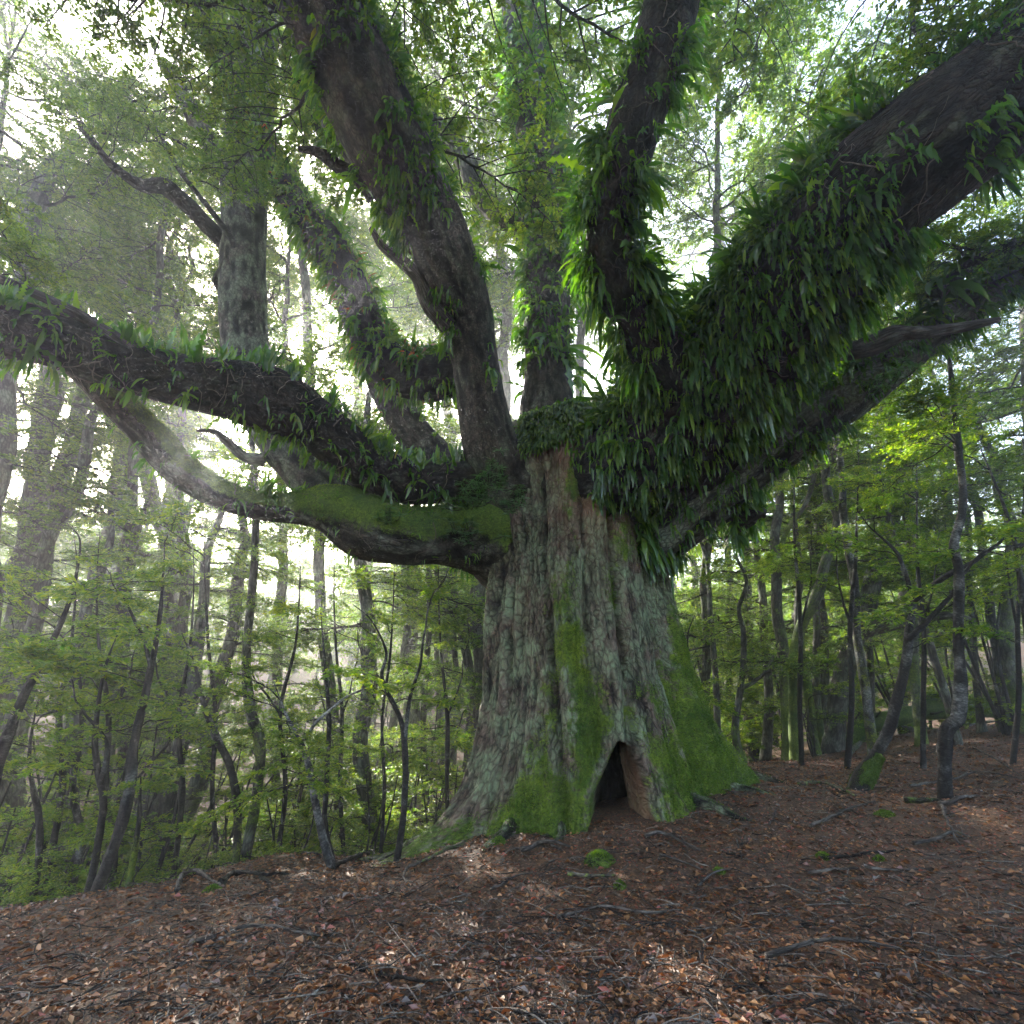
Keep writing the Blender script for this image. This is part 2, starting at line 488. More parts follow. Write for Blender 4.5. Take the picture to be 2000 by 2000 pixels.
def gz(x, y, rough=True):
    x = np.asarray(x, float); y = np.asarray(y, float); sh = x.shape
    x = x.ravel(); y = y.ravel(); out = np.empty(len(x))
    for a in range(0, len(x), 20000):
        b = slice(a, a + 20000)
        d2 = (x[b, None] - GPW[None, :, 0]) ** 2 + (y[b, None] - GPW[None, :, 1]) ** 2
        out[b] = tps(d2) @ _w[:_n] + _w[_n] + _w[_n + 1] * x[b] + _w[_n + 2] * y[b]
    if rough:
        q = np.stack([x, y, x * 0], 1)
        dist = np.hypot(x, y)
        out += .10 * fbm(q * .55, 3, 3) + .035 * fbm(q * 2.2, 3, 4) + .018 * fbm(q * 8, 3, 6) * (dist < 25) + fbm(q * .12, 2, 8) * np.clip((dist - 12) / 25, 0, 1) * .8
    return out.reshape(sh)
def gpt(x, y, dz=0.0): return np.array([x, y, float(gz(x, y)) + dz])
def drop(px, d, guess=1600):
    """world x, y, z of the ground that lies at picture column px and axis distance d"""
    py = guess
    for _ in range(40):
        p = W(px, py, d)
        e = p[2] - float(gz(p[0], p[1]))
        py += e * 900 / d * .6
        if abs(e) < .003: break
    return W(px, py, d)

def warp_axis(lo, hi, c, dmin, k):
    """coordinates from lo to hi, spaced dmin near c and wider away from it"""
    out = [c]
    while out[-1] < hi: out.append(out[-1] + dmin * (1 + k * abs(out[-1] - c)))
    neg = [c]
    while neg[-1] > lo: neg.append(neg[-1] - dmin * (1 + k * abs(neg[-1] - c)))
    return np.array(neg[:0:-1] + out)

def build_ground():
    xs = warp_axis(-100, 100, 0.5, .05, .16)
    ys = warp_axis(-60, 110, 6.5, .05, .16)
    X, Y = np.meshgrid(xs, ys)
    Z = gz(X, Y)
    mb = MB()
    mb.add(np.stack([X, Y, Z], -1).reshape(-1, 3), grid_faces(len(ys), len(xs), False))
    m, nt, out = mat_new('forest_floor')
    pos = nd(nt, 'ShaderNodeNewGeometry').outputs['Position']
    n1 = noise(nt, pos, 1.3, 5, .7); n2 = noise(nt, pos, 14, 6, .75); n3 = noise(nt, pos, 70, 4, .7)
    c = ramp(nt, n2, [(.3, (.018, .010, .006)), (.5, (.075, .036, .016)), (.7, (.17, .082, .034))])
    c = mixc(nt, ramp(nt, n1, [(.4, (0, 0, 0)), (.62, (1, 1, 1))]), c, (.05, .030, .020))
    vo = nd(nt, 'ShaderNodeTexVoronoi'); vo.inputs['Scale'].default_value = 48
    nt.links.new(pos, vo.inputs['Vector'])
    rv = nd(nt, 'ShaderNodeSeparateColor'); nt.links.new(vo.outputs['Color'], rv.inputs[0])
    c = mixc(nt, ramp(nt, rv.outputs[0], [(.55, (0, 0, 0)), (.75, (.8, .8, .8))]), c,
             ramp(nt, rv.outputs[1], [(.2, (.025, .015, .010)), (.5, (.13, .062, .025)), (.8, (.19, .12, .07)), (.93, (.24, .035, .012))]))
    p = nd(nt, 'ShaderNodeBsdfPrincipled'); p.inputs['Roughness'].default_value = .8
    p.inputs['Specular IOR Level'].default_value = .3
    nt.links.new(c, p.inputs['Base Color'])
    h = mth(nt, 'ADD', mth(nt, 'MULTIPLY', n2, 1.0), mth(nt, 'ADD', mth(nt, 'MULTIPLY', n3, .5), mth(nt, 'MULTIPLY', rv.outputs[2], .5)))
    bp = nd(nt, 'ShaderNodeBump'); bp.inputs['Strength'].default_value = 1.0; bp.inputs['Distance'].default_value = .04
    nt.links.new(h, bp.inputs['Height']); nt.links.new(bp.outputs[0], p.inputs['Normal'])
    nt.links.new(p.outputs[0], out.inputs[0])
    tag(mb.build('ground', m), kind='structure', label='sloping forest floor of brown leaf litter and soil')
build_ground()

M_MOSS = leaf_mat('moss', G((0, (.022, .05, .007)), (.5, (.060, .105, .013)), (1, (.15, .19, .026))), trans=.3, rough=.7, spec=.2)
def moss_fuzz(mb, V, N, n, size, mat=0, weight=None, seed=3):
    """short moss shoots standing on a surface"""
    rg = np.random.default_rng(seed)
    if weight is not None:
        w = weight / weight.sum(); i = rg.choice(len(V), n, p=w)
    else: i = rg.integers(0, len(V), n)
    P = V[i] + rg.normal(0, size * .4, (n, 3))
    D = N[i] + rg.normal(0, .55, (n, 3)) + np.array([0, 0, -.1])
    L = size * rg.uniform(.6, 1.5, n)
    tone = np.clip(.45 + (-.3 if size < .017 else 0) + 1.1 * fbm(P * 2.2, 3, 15) + rg.normal(0, .16, n), 0, 1)
    add_leaves(mb, P - N[i] * size * .3, D, rg.normal(0, 1, (n, 3)), L, L * .55, tone, mat)

# ------------------------------------------------------------------ the giant old tree
TX, TY = 1.2, 9.3
BASEZ = float(gz(TX, TY - 1.9, False))
giant = empty('giant_tree', (0, 0, 0))
tag(giant, 'giant ancient tree with mossy buttressed trunk, dark hollow at its foot and huge spreading limbs', 'tree')

# root lobes: (tip x offset, tip y offset, angular half-width, fall height, ridge moss)
LOBES = [
    (-2.95, -.55, .30, .50), (-2.25, -1.15, .20, .42), (-1.22, -1.80, .26, .75), (-.62, -1.95, .16, .45), (1.32, -1.42, .46, .95), (2.72, .10, .30, 1.15),
    (-2.4, 1.3, .4, .7), (0, 2.6, .5, .8), (2.0, 1.7, .4, .8), (.42, -1.72, .12, .25),
]
def trunk_center(z):
    t = np.clip((z - 0) / 6.5, -.1, 1.2)
    return TX + .06 - .10 * np.sin(t * 2.2) - .02 * t, TY + 0 * t
def build_trunk():
    nz_, nt_ = 620, 900
    z0 = -1.6
    zt = np.linspace(0, 1, nz_)
    Z = z0 + (7.4 - z0) * zt
    th = np.linspace(0, 2 * math.pi, nt_, endpoint=False) + math.pi / 2      # seam at the back
    TH, ZZ = np.meshgrid(th, Z)
    cx, cy_ = trunk_center(ZZ)
    c, s = np.cos(TH), np.sin(TH)
    rb = np.interp(ZZ, [-2, 0, 1.5, 3.0, 4.2, 5.2, 6.0, 6.8, 7.4], [1.72, 1.68, 1.60, 1.52, 1.42, 1.38, 1.48, 1.25, .15])
    rr = rb.copy()
    # long flutes that lean a little
    a1 = TH + .10 * np.sin(ZZ * .6)
    fl = sum(am * np.cos(k * a1 + ph + .25 * np.sin(ZZ * .5 + k)) for k, am, ph in ((5, .05, .6), (8, .045, 2.0), (13, .03, 4.0), (19, .018, 1.0)))
    rr += fl * np.interp(ZZ, [0, 5, 6.5], [1.1, 1, .6])
    # grooves seen on the front
    def groove(th0, drift, w, dep, zlo, zhi):
        g = np.exp(-((np.angle(np.exp(1j * (TH - th0 - drift * (ZZ - 2.5)))) / w) ** 2))
        return -dep * g * sstep(zlo, zlo + .6, ZZ) * (1 - sstep(zhi - .8, zhi, ZZ))
    rr += groove(-1.95, -.035, .045, .17, -.5, 6.2) + groove(-1.30, .03, .05, .18, .4, 5.6) + groove(-2.45, -.01, .04, .10, -.5, 4.6) + groove(-1.62, .03, .03, .08, 1.6, 5.4) + groove(-.75, 0.0, .05, .13, -.5, 4.8)
    mossm = np.zeros_like(rr)
    for ox, oy, w, fh in LOBES:
        L = math.hypot(ox, oy); a0 = math.atan2(oy, ox)
        zb = float(gz(TX + ox, TY + oy, False)) - .05
        k = np.exp(-np.clip(ZZ - zb, -.35, 9) / fh)
        da = np.angle(np.exp(1j * (TH - a0)))
        wid = w * (1 + .55 * (1 - np.clip(k, 0, 1)))
        prof = np.exp(-np.abs(da / wid) ** 1.7)
        rr += (L - 1.68) * k * prof
        if oy < .6: mossm = np.maximum(mossm, prof * np.clip(k * 1.6, 0, 1))
    q = np.stack([c * rb, s * rb, ZZ * .35], -1)
    big = fbm(q * .9, 3, 21)
    rdg = fbm(np.stack([c * rb * 3.2, s * rb * 3.2, ZZ * .55], -1) + .35 * big[..., None], 3, 22)
    rdg2 = fbm(np.stack([c * rb * 9.5, s * rb * 9.5, ZZ * 1.6], -1) + .5 * big[..., None], 3, 25)
    rdg3 = fbm(np.stack([c * rb * 24, s * rb * 24, ZZ * 6.5], -1) + 1.2 * rdg2[..., None], 2, 29)
    rr += .10 * big + .055 * (1 - 2.2 * np.abs(rdg)) + .042 * (1 - 2.4 * np.abs(rdg2)) + .016 * (1 - 2.4 * np.abs(rdg3))
    # burl
    for zb_, ab_, rb_, am_ in ((3.9, -2.05, .22, .10), (5.0, -1.15, .3, .12), (2.6, -1.0, .25, .05)):
        rr += am_ * np.exp(-(((ZZ - zb_) / rb_) ** 2 + (np.angle(np.exp(1j * (TH - ab_))) * 1.5 / rb_) ** 2))
    X = cx + c * rr; Y = cy_ + s * rr
    # project to the picture to seat the hollow where the photo has it
    def proj(X, Y, Zw):
        yy = Y * CP + (Zw - 1.5) * SP
        vv = -Y * SP + (Zw - 1.5) * CP
        return 1000 + 1000 * X / yy, 1000 - 1000 * vv / yy
    PX, PY = proj(X, Y, ZZ)
    front = s < -.2
    # triangle: apex, lower left, lower right (rounded)
    wob = 9 * fbm(np.stack([PX * .02, PY * .02, PX * 0], -1), 2, 31)
    ty = (PY - 1447) / (1600 - 1447)
    xl = 1209 - 57 * np.clip(ty, 0, 1.3) ** .6 + wob
    xr = 1213 + 66 * np.clip(ty, 0, 1.3) ** .58 + wob
    edge = np.minimum(PX - xl, xr - PX)
    edge = np.where(ty < 0, -40 + 0 * edge, np.minimum(edge, (PY - 1447) * .6))
    inside = sstep(0, 7, edge) * front * (PY < 1660)
    # rolled lip round the opening
    lipd = np.where((ty > -.35) & (PY < 1640), np.exp(-((np.maximum(-edge, 0) - 9) / 11) ** 2), 0) * front
    ax = np.abs(PX - 1211)
    ap = np.exp(-(((PX - 1211) / 26) ** 2 + ((PY - 1440) / 20) ** 2)) * front
    rr += .06 * np.clip(lipd * (edge < 3) + ap * .8, 0, 1) * (1 + 1.2 * rdg2)
    # depth behind the opening: deep on the left, a slanting slab of old wood on the right
    xs_ = 1211 + 24 * np.clip(ty, 0, 1.3) ** 1.4 + wob * .8             # line that parts the dark hole from the wood slab
    slab = sstep(0, 1, (PX - xs_) / np.maximum(xr - xs_, 4))
    dep = np.where(PX < xs_, 1.9 + .2 * fbm(q * 5, 2, 34), .10 + .45 * (1 - slab) ** 1.4 + .05 * fbm(q * 9, 3, 33))
    wood = inside * (PX >= xs_ - 2)
    X = cx + c * rr; Y = cy_ + s * rr
    gd = unit(np.array([1.45, 7.6, 0]))
    X = X + gd[0] * dep * inside; Y = Y + gd[1] * dep * inside
    V = np.stack([X, Y, ZZ], -1)
    # where the moss grows: lobes, the lower front, the right flank
    low = 1 - sstep(.9, 2.9, ZZ)
    zpatch = fbm(np.stack([c * 1.6, s * 1.6, ZZ * .45], -1) * 2.6, 5, 41, .65)
    midband = np.exp(-((np.angle(np.exp(1j * (TH + 1.86))) / .26) ** 2)) * (1 - sstep(2.1, 3.3, ZZ))
    band2 = np.exp(-((np.angle(np.exp(1j * (TH + 1.70))) / .12) ** 2)) * (1 - sstep(4.8, 5.8, ZZ)) * .55
    flank = np.exp(-((np.angle(np.exp(1j * (TH + .35))) / .42) ** 2)) * (1 - sstep(3.2, 4.4, ZZ))
    moss = np.clip(mossm * .5 * low + midband * .55 + band2 * .6 + flank * .42 + low * .10 + 1.0 * zpatch + .10, 0, .82)
    lefty = np.exp(-((np.angle(np.exp(1j * (TH + 2.5))) / .45) ** 2)) * sstep(.5, .9, ZZ)
    moss = moss * (1 - .8 * lefty)
    moss = moss * (1 - inside) * (1 - .45 * np.clip(lipd + ap, 0, 1))
    red = np.exp(-((np.angle(np.exp(1j * (TH + 1.35))) / .42) ** 2)) * np.exp(-((ZZ - 5.3) / .95) ** 2) * 1.1
    redl = np.clip(.35 * fbm(np.stack([c * 2, s * 2, ZZ * .3], -1) * 2.2, 3, 47), 0, 1)
    woodm = np.clip(wood * 1.0 + red + redl, 0, 1)
    bark = np.stack([c * rb, s * rb, ZZ], -1)
    mb = MB()
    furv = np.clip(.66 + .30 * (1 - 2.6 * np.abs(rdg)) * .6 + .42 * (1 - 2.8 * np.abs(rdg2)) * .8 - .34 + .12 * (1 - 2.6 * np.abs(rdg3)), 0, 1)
    furv = np.where((inside > .5) & (wood < .5), 0.0, np.where(wood > .5, .5 + .25 * rdg2, furv))  # deep hole blackened in the colour, on top of its own shade
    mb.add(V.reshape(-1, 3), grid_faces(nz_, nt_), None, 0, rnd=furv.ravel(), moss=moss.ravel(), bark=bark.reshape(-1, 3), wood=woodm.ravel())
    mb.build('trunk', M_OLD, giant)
    Nn_ = np.stack([c, s, 0 * c], -1)
    wgt = np.clip(moss + .5 * fbm(V * 4.5, 3, 77) - .34, 0, 1) ** 1.3 * (s < .35) * (1 - inside)
    mf = MB(); moss_fuzz(mf, V.reshape(-1, 3), Nn_.reshape(-1, 3), 150000, .020, 0, wgt.ravel())
    mf.build('moss_cover', M_MOSS, giant)
    return V, Nn_, moss
TRV, TRN, TRM = build_trunk()

def build_roots():
    rg = np.random.default_rng(19)
    for ox, oy, ln, r0, bend in ((-2.75, -.55, 1.1, .13, -.25), (-2.15, -1.1, 1.0, .12, .2), (-1.25, -1.75, .8, .13, .3), (-.6, -1.9, .5, .10, -.2), (1.35, -1.4, .9, .12, .3), (2.6, .05, .9, .14, -.25), (2.1, -.7, .8, .09, .2)):
        d = unit(np.array([ox, oy])); pr = np.array([-d[1], d[0]])
        P = []
        for t in np.linspace(-.5, ln, 9):
            q = np.array([TX + ox, TY + oy]) + d * t + pr * bend * t * abs(t) + pr * .05 * math.sin(t * 9)
            P.append([q[0], q[1], float(gz(q[0], q[1])) + r0 * (.45 - 1.15 * max(0, t) / ln) + .10 * max(0, -t)])
        C = spline(np.array(P), 60); rr = np.linspace(r0 * 1.0, r0 * .18, 60)
        mb = MB(); V, D = tube(mb, C, rr, 26, .28, int(ox * 10) + 60, 0, .22, fine=9, knob=.3)
        moss_fuzz(mb, V.reshape(-1, 3), D.reshape(-1, 3), 1300, .016, 1, (np.clip(D[..., 2], 0, 1) * np.linspace(1, .0, 60)[:, None] ** 2).ravel() + .001)
        mb.build('root', [M_OLD, M_MOSS], giant)
build_roots()

S_ = 2000 / 1932.0
def limb_pts(rows, scale=S_):
    """rows of (px, py, radius px, axis distance) in the working scale -> world polyline and radii"""
    C, r = [], []
    for px, py, rp, d in rows:
        C.append(W(px * scale, py * scale, d)); r.append(rp * scale * d / 1000.0)
    return np.array(C), np.array(r)

def moss_top(amount, bias=0.0, base=0.0):
    def f(V, N, t):
        n = fbm(V * 1.3, 4, 71)
        return np.clip(amount * sstep(-.3 + bias, .7 + bias, N[..., 2] + .5 * n) + base + .15 * n, 0, 1.2) + 0 * t
    return f

LIMBS = {}
def limb(key, rows, mat=M_LIMB, seg=72, step=.03, rough=.10, moss=None, parent=giant, name='limb', knob=.12, seed=0, scale=S_, label=None):
    C, r = limb_pts(rows, scale)
    L = np.linalg.norm(np.diff(C, axis=0), axis=1).sum()
    n = max(10, int(L / step))
    CR = spline(np.c_[C, r], n)
    mb = MB()
    V, D = tube(mb, CR[:, :3], np.maximum(CR[:, 3], .004), seg, rough, seed, 0, moss, knob=knob, fine=7)
    o = mb.build(name, mat, parent)
    if label: o['label'] = label
    LIMBS[key] = (V, D, CR)
    return o

l1 = limb('low_left', [(1060, 1050, 110, 10.6), (985, 1035, 100, 10.0), (910, 1014, 74, 9.5), (835, 1010, 57, 9.1), (760, 1008, 56, 8.75), (690, 990, 62, 8.7), (625, 962, 47, 8.6), (560, 960, 31, 8.5), (480, 953, 27, 8.3), (400, 924, 28, 8.1), (335, 880, 30, 7.9), (285, 825, 29, 7.7), (230, 770, 29, 7.5), (175, 715, 26, 7.3), (120, 665, 24, 7.2), (60, 610, 22, 7.1), (-60, 520, 20, 7.0)],
          seed=1, moss=moss_top(1.0, -.45, .12), label='mossy lower limb reaching left')
l1b = limb('upright_left', [(690, 985, 50, 8.9), (640, 955, 48, 9.0), (590, 905, 42, 9.3), (545, 855, 38, 9.6), (505, 800, 38, 9.9), (478, 740, 40, 10.2), (465, 660, 41, 10.5), (458, 560, 40, 10.9), (458, 450, 39, 11.3), (462, 350, 40, 11.8), (470, 240, 40, 12.4), (478, 120, 38, 13.2), (485, -20, 34, 14.4), (495, -160, 30, 15.6)],
           seed=2, moss=moss_top(.3, .1, .05), mat=M_LOWR, label='pale lichen covered upright limb')
l2 = limb('dark_left', [(1010, 915, 60, 10.4), (940, 910, 48, 9.9), (860, 910, 38, 9.2), (780, 912, 41, 9.0), (700, 885, 44, 8.8), (640, 838, 47, 8.5), (580, 793, 52, 8.3), (515, 758, 60, 8.0), (440, 736, 55, 7.8), (340, 718, 47, 7.4), (200, 680, 46, 6.9), (100, 640, 52, 6.5), (0, 618, 58, 6.1), (-120, 590, 68, 5.6), (-240, 560, 76, 5.2)],
          seed=3, mat=M_ROOTY, moss=moss_top(.35, .2), rough=.14, label='dark root-matted limb reaching left')
l3 = limb('up_left', [(990, 960, 75, 9.9), (950, 900, 66, 9.6), (925, 840, 52, 9.3), (908, 760, 46, 9.1), (895, 680, 45, 9.0), (878, 600, 50, 8.8), (852, 520, 55, 8.4), (822, 445, 60, 8.0), (788, 380, 66, 7.6), (752, 310, 72, 7.2), (715, 235, 76, 6.9), (668, 140, 78, 6.7), (615, 30, 76, 6.6), (560, -90, 72, 6.6)],
          seed=4, mat=M_UPL, moss=moss_top(.25, .2, .05), label='thick limb rising to the upper left')
l3b = limb('hook_left', [(893, 640, 40, 10.3), (872, 690, 46, 10.2), (830, 712, 44, 10.2), (780, 712, 43, 10.3), (735, 690, 40, 10.4), (700, 640, 36, 10.6), (672, 565, 34, 10.8), (640, 495, 32, 11.0), (600, 440, 29, 11.2), (552, 378, 25, 11.4), (512, 310, 22, 11.7), (475, 235, 20, 12.0), (430, 120, 18, 12.5), (380, -20, 16, 13)],
           seed=5, moss=moss_top(.5), mat=M_ROOTY, label='hooked fern-covered limb behind')
l3c = limb('back_left', [(880, 905, 38, 10.9), (835, 875, 36, 11.1), (790, 828, 33, 11.3), (748, 768, 32, 11.5), (716, 700, 31, 11.5), (695, 640, 30, 11.3), (680, 590, 28, 11.1)], seed=6, moss=moss_top(.3), label='leaning limb behind')
l4 = limb('middle', [(1040, 900, 60, 10.4), (1035, 800, 52, 10.5), (1033, 700, 45, 10.6), (1033, 580, 42, 10.9), (1032, 450, 40, 11.3), (1024, 330, 38, 11.8), (1008, 220, 38, 12.4), (990, 100, 36, 13.2), (975, -60, 32, 14.4), (965, -180, 30, 15.5)], seed=7, mat=M_LIMB, moss=moss_top(.2, .1, .05), label='grey middle limb rising straight up')
l4b = limb('middle_fork', [(1030, 470, 24, 11.4), (985, 432, 20, 11.4), (935, 400, 19, 11.5), (900, 355, 19, 11.6), (878, 305, 19, 11.8), (850, 262, 19, 12.0), (800, 220, 17, 12.3), (740, 150, 15, 12.8), (690, 60, 13, 13.4)], seed=8, mat=M_FOREST, moss=moss_top(.5), seg=40, label='arching mossy side limb')
l5 = limb('dark_curved', [(1300, 900, 70, 8.9), (1330, 830, 72, 8.4), (1300, 755, 62, 8.0), (1248, 670, 52, 7.6), (1200, 600, 44, 7.3), (1163, 525, 41, 7.0), (1143, 450, 42, 6.8), (1150, 375, 42, 6.6), (1180, 295, 46, 6.4), (1205, 215, 50, 6.3), (1240, 110, 52, 6.3), (1270, -10, 52, 6.4), (1290, -120, 50, 6.6)], seed=9, mat=M_ROOTY, rough=.14, moss=moss_top(.1, .3), label='black curved limb rising from the fork')
l6 = limb('great_right', [(1080, 950, 95, 9.7), (1160, 890, 105, 9.3), (1260, 815, 105, 8.7), (1350, 735, 108, 8.1), (1430, 640, 112, 7.5), (1500, 540, 114, 6.9), (1565, 450, 112, 6.4), (1645, 365, 112, 6.0), (1740, 285, 112, 5.7), (1850, 205, 112, 5.5), (1960, 120, 112, 5.3), (2090, 20, 110, 5.2), (2240, -90, 105, 5.2)], seed=10, seg=110, mat=M_ROOTY, moss=moss_top(.15, .3), rough=.09, label='enormous dark limb leaning over to the upper right')
l7 = limb('low_right', [(1120, 1010, 80, 9.9), (1200, 1010, 72, 9.4), (1260, 990, 62, 9.1), (1335, 930, 58, 8.8), (1430, 858, 55, 8.5), (1530, 790, 50, 8.2), (1630, 722, 45, 8.0), (1715, 655, 40, 7.9), (1800, 595, 35, 7.8), (1890, 535, 30, 7.8), (1980, 470, 26, 7.8), (2100, 390, 22, 7.8)], seed=11, mat=M_LOWR, moss=moss_top(.5, .1), rough=.08, label='lichen-streaked lower limb reaching right')

def dead(key, rows, name='dead_branch', mat=M_DEADWOOD, label=None, seg=18, knob=.35, parent=giant, seed=30, rough=.22, moss=0.0):
    return limb(key, rows, mat, seg=seg, step=.03, rough=rough, moss=moss or None, name=name, knob=knob, seed=seed, label=label, parent=parent)
dead('d1', [(845, 615, 18, 8.5), (812, 575, 16, 8.3), (790, 525, 13, 8.2), (755, 490, 11, 8.1), (722, 465, 8, 8.0), (700, 430, 5, 8.0)], label='crooked dead branch on the upper left limb')
dead('d2', [(710, 360, 28, 7.3), (680, 335, 18, 7.2), (640, 315, 13, 7.1), (605, 290, 10, 7.0), (565, 281, 5, 7.0)], mat=M_ROOTY, name='branch', seed=31)
dead('d3', [(715, 330, 34, 7.6), (670, 280, 30, 7.9), (640, 230, 27, 8.2), (610, 150, 24, 8.6), (585, 40, 21, 9.2)], mat=M_FOREST, name='branch', seed=32, seg=36)
dead('d4', [(1450, 735, 20, 7.4), (1515, 682, 11, 7.2), (1570, 670, 12, 7.1), (1640, 652, 14, 7.0), (1690, 632, 14, 6.9), (1740, 628, 11, 6.8), (1800, 620, 10, 6.7), (1850, 610, 8, 6.6), (1884, 603, 5, 6.6)], label='long dead branch pointing right', seed=33)
dead('d5', [(1500, 600, 24, 6.9), (1535, 565, 17, 6.7), (1575, 540, 15, 6.6), (1612, 512, 9, 6.5)], label='broken splintered stub', seed=34, name='broken_stub')
dead('d6', [(1760, 560, 16, 7.6), (1800, 525, 12, 7.5), (1850, 487, 10, 7.4), (1932, 455, 9, 7.3), (2020, 430, 7, 7.3)], mat=M_DARK, name='branch', seed=35)
dead('d7', [(290, 690, 14, 7.2), (245, 655, 12, 6.9), (190, 618, 10, 6.7), (100, 570, 9, 6.4), (0, 527, 8, 6.1), (-80, 500, 7, 5.9)], label='thin dead branch lying along the dark left limb', seed=36)
dead('d8', [(498, 868, 13, 9.4), (462, 862, 9, 9.3), (430, 835, 8, 9.2), (405, 815, 5, 9.2), (372, 812, 3, 9.2)], mat=M_FOREST, name='branch', seed=37)
dead('d9', [(440, 470, 26, 11.2), (415, 448, 15, 11.0), (385, 418, 14, 10.8), (350, 385, 15, 10.6), (310, 352, 14, 10.4), (270, 350, 11, 10.2), (240, 335, 9, 10.0), (200, 300, 7, 9.8), (150, 230, 5, 9.6)], mat=M_ROOTY, name='branch', seed=38)
dead('d10', [(430, 548, 14, 10.9), (410, 530, 8, 10.8), (420, 505, 6, 10.7), (432, 480, 4, 10.7)], mat=M_ROOTY, name='branch', seed=39)
dead('d11', [(425, 610, 9, 10.4), (440, 560, 9, 10.5), (460, 500, 8, 10.8), (466, 440, 8, 11.0), (465, 350, 7, 11.3), (482, 240, 6, 11.7), (490, 120, 6, 12.4)], mat=M_PALE, name='climbing_stem', seed=40, label='thin pale stem climbing the upright limb', knob=.1)
dead('d12', [(425, 500, 6, 10.9), (440, 460, 5, 10.7), (400, 400, 5, 10.5), (360, 350, 4, 10.4), (325, 300, 4, 10.3), (295, 240, 3, 10.2)], mat=M_DARK, name='branch', seed=41, knob=0)
dead('d13', [(1380, 985, 22, 8.9), (1410, 975, 20, 8.7), (1440, 965, 12, 8.6)], mat=M_ROOTY, name='branch_stub', seed=42)
dead('d14', [(425, 330, 20, 11.8), (408, 290, 16, 11.9), (385, 255, 15, 12.1), (355, 200, 13, 12.4), (310, 120, 11, 13)], mat=M_OLD, name='branch', seed=43, seg=30)

# ------------------------------------------------------------------ ferns on the limbs
def fern_mat(label, spec, group='ferns growing on the giant tree'):
    """spec: list of (limb key, t range, count, options)"""
    mb = MB()
    for key, (t0, t1), n, o in spec:
        V, D, CR = LIMBS[key]
        rg = np.random.default_rng(hash(key) % 1000 + n if False else sum(map(ord, key)) + n)
        i = (rg.uniform(t0, t1, n * 3) * (V.shape[0] - 1)).astype(int)
        j = rg.integers(0, V.shape[1], n * 3)
        P = V[i, j]; N = D[i, j]
        want = o.get('where', 'all')
        # clumping
        cl = fbm(P * o.get('clump', 1.6), 2, 55)
        ok = cl > o.get('thr', -.15)
        if want == 'top': ok &= N[:, 2] > .15
        if want == 'under': ok &= N[:, 2] < -.2
        if want == 'front': ok &= (N[:, 1] < .35)
        if want == 'sides': ok &= (np.abs(N[:, 0]) > .5)
        if want == 'edges': ok &= (np.abs(N[:, 2]) > .35)
        P, N = P[ok][:n], N[ok][:n]
        per = o.get('per', 8)
        m_ = max(1, len(P) // per)
        who = rg.integers(0, m_, len(P))
        cen, cn = P[who], N[who]
        big = np.minimum(np.exp(rg.normal(0, .32, m_)), 1.7)[who]
        P = cen + rg.normal(0, .030, P.shape); N = cn
        n2 = len(P)
        up = np.array([0, 0, 1.0])
        rad = o.get('stand', .6)
        d0 = N * .8 + up * rad * np.clip(N[:, 2:3] + .5, 0, 1.3) + rg.normal(0, .62, (n2, 3))
        sz = o.get('size', .30)
        L = sz * rg.uniform(.5, 1.35, n2) * big
        Wd = L * rg.uniform(.10, .17, n2) * o.get('wide', 1.0)
        rnd = np.clip(.5 * rg.beta(2, 2, n2) * .93 + .5 * rg.beta(1.2, 1.2, m_)[who] * .93, 0, .93)
        red = rg.random(n2) < o.get('red', .004)
        rnd[red] = .985
        old = rg.random(n2) < .05
        rnd[old] = .945
        dr = o.get('droop', 2.2) * rg.uniform(.5, 1.5, n2) * np.where(N[:, 2] > .3, .55, 1.2)
        lob = rg.random(n2) < o.get('lobed', .12)
        add_fronds(mb, P[~lob] - N[~lob] * .01, d0[~lob], N[~lob] + .001, L[~lob], Wd[~lob], rnd[~lob], dr[~lob], seed=n)
        if lob.any():
            add_fronds(mb, P[lob] - N[lob] * .01, d0[lob], N[lob] + .001, L[lob] * 1.1, Wd[lob] * 1.7, rnd[lob], dr[lob] * .8, K=13, lobes=1, seed=n + 1)
    return tag(mb.build('climbing_ferns', M_FERN), label, 'ferns', group, 'stuff')

fern_mat('strap ferns standing and hanging along the dark limb that reaches left', [('dark_left', (.18, 1), 1100, dict(where='top', stand=2.4, droop=1.0, size=.23, thr=-.35, wide=1.25, per=5)), ('dark_left', (.15, .62), 420, dict(where='top', stand=2.4, droop=1.0, size=.22, thr=-.5, wide=1.25, per=4)), ('dark_left', (.15, 1), 900, dict(where='front', droop=3.0, size=.16, thr=-.25, per=4)), ('dark_left', (.2, .62), 260, dict(where='under', droop=1.6, size=.27, thr=-.1, per=5)), ('dark_left', (.68, 1), 140, dict(where='under', droop=1.6, size=.27, thr=-.1, per=5))])
fern_mat('sparse ferns and seedlings on the mossy lower left limb', [('low_left', (.1, .95), 900, dict(where='front', size=.13, droop=2.0, thr=-.15, per=4)), ('low_left', (.5, 1), 150, dict(where='top', size=.2, droop=1.5, thr=0))])
fern_mat('bright fern tufts on both edges of the thick upper left limb', [('up_left', (.4, 1), 4200, dict(size=.21, droop=3.6, thr=0.0)), ('up_left', (.3, .75), 500, dict(where='front', size=.22, droop=5, thr=.05)), ('d3', (.1, 1), 300, dict(size=.3, thr=-.3)), ('d2', (0, .7), 80, dict(size=.26, thr=-.3))])
fern_mat('hazy ferns hanging over the hooked limb at the left back', [('hook_left', (.05, 1), 8500, dict(size=.25, droop=3.4, thr=-.6)), ('back_left', (.1, 1), 350, dict(size=.28, thr=0))])
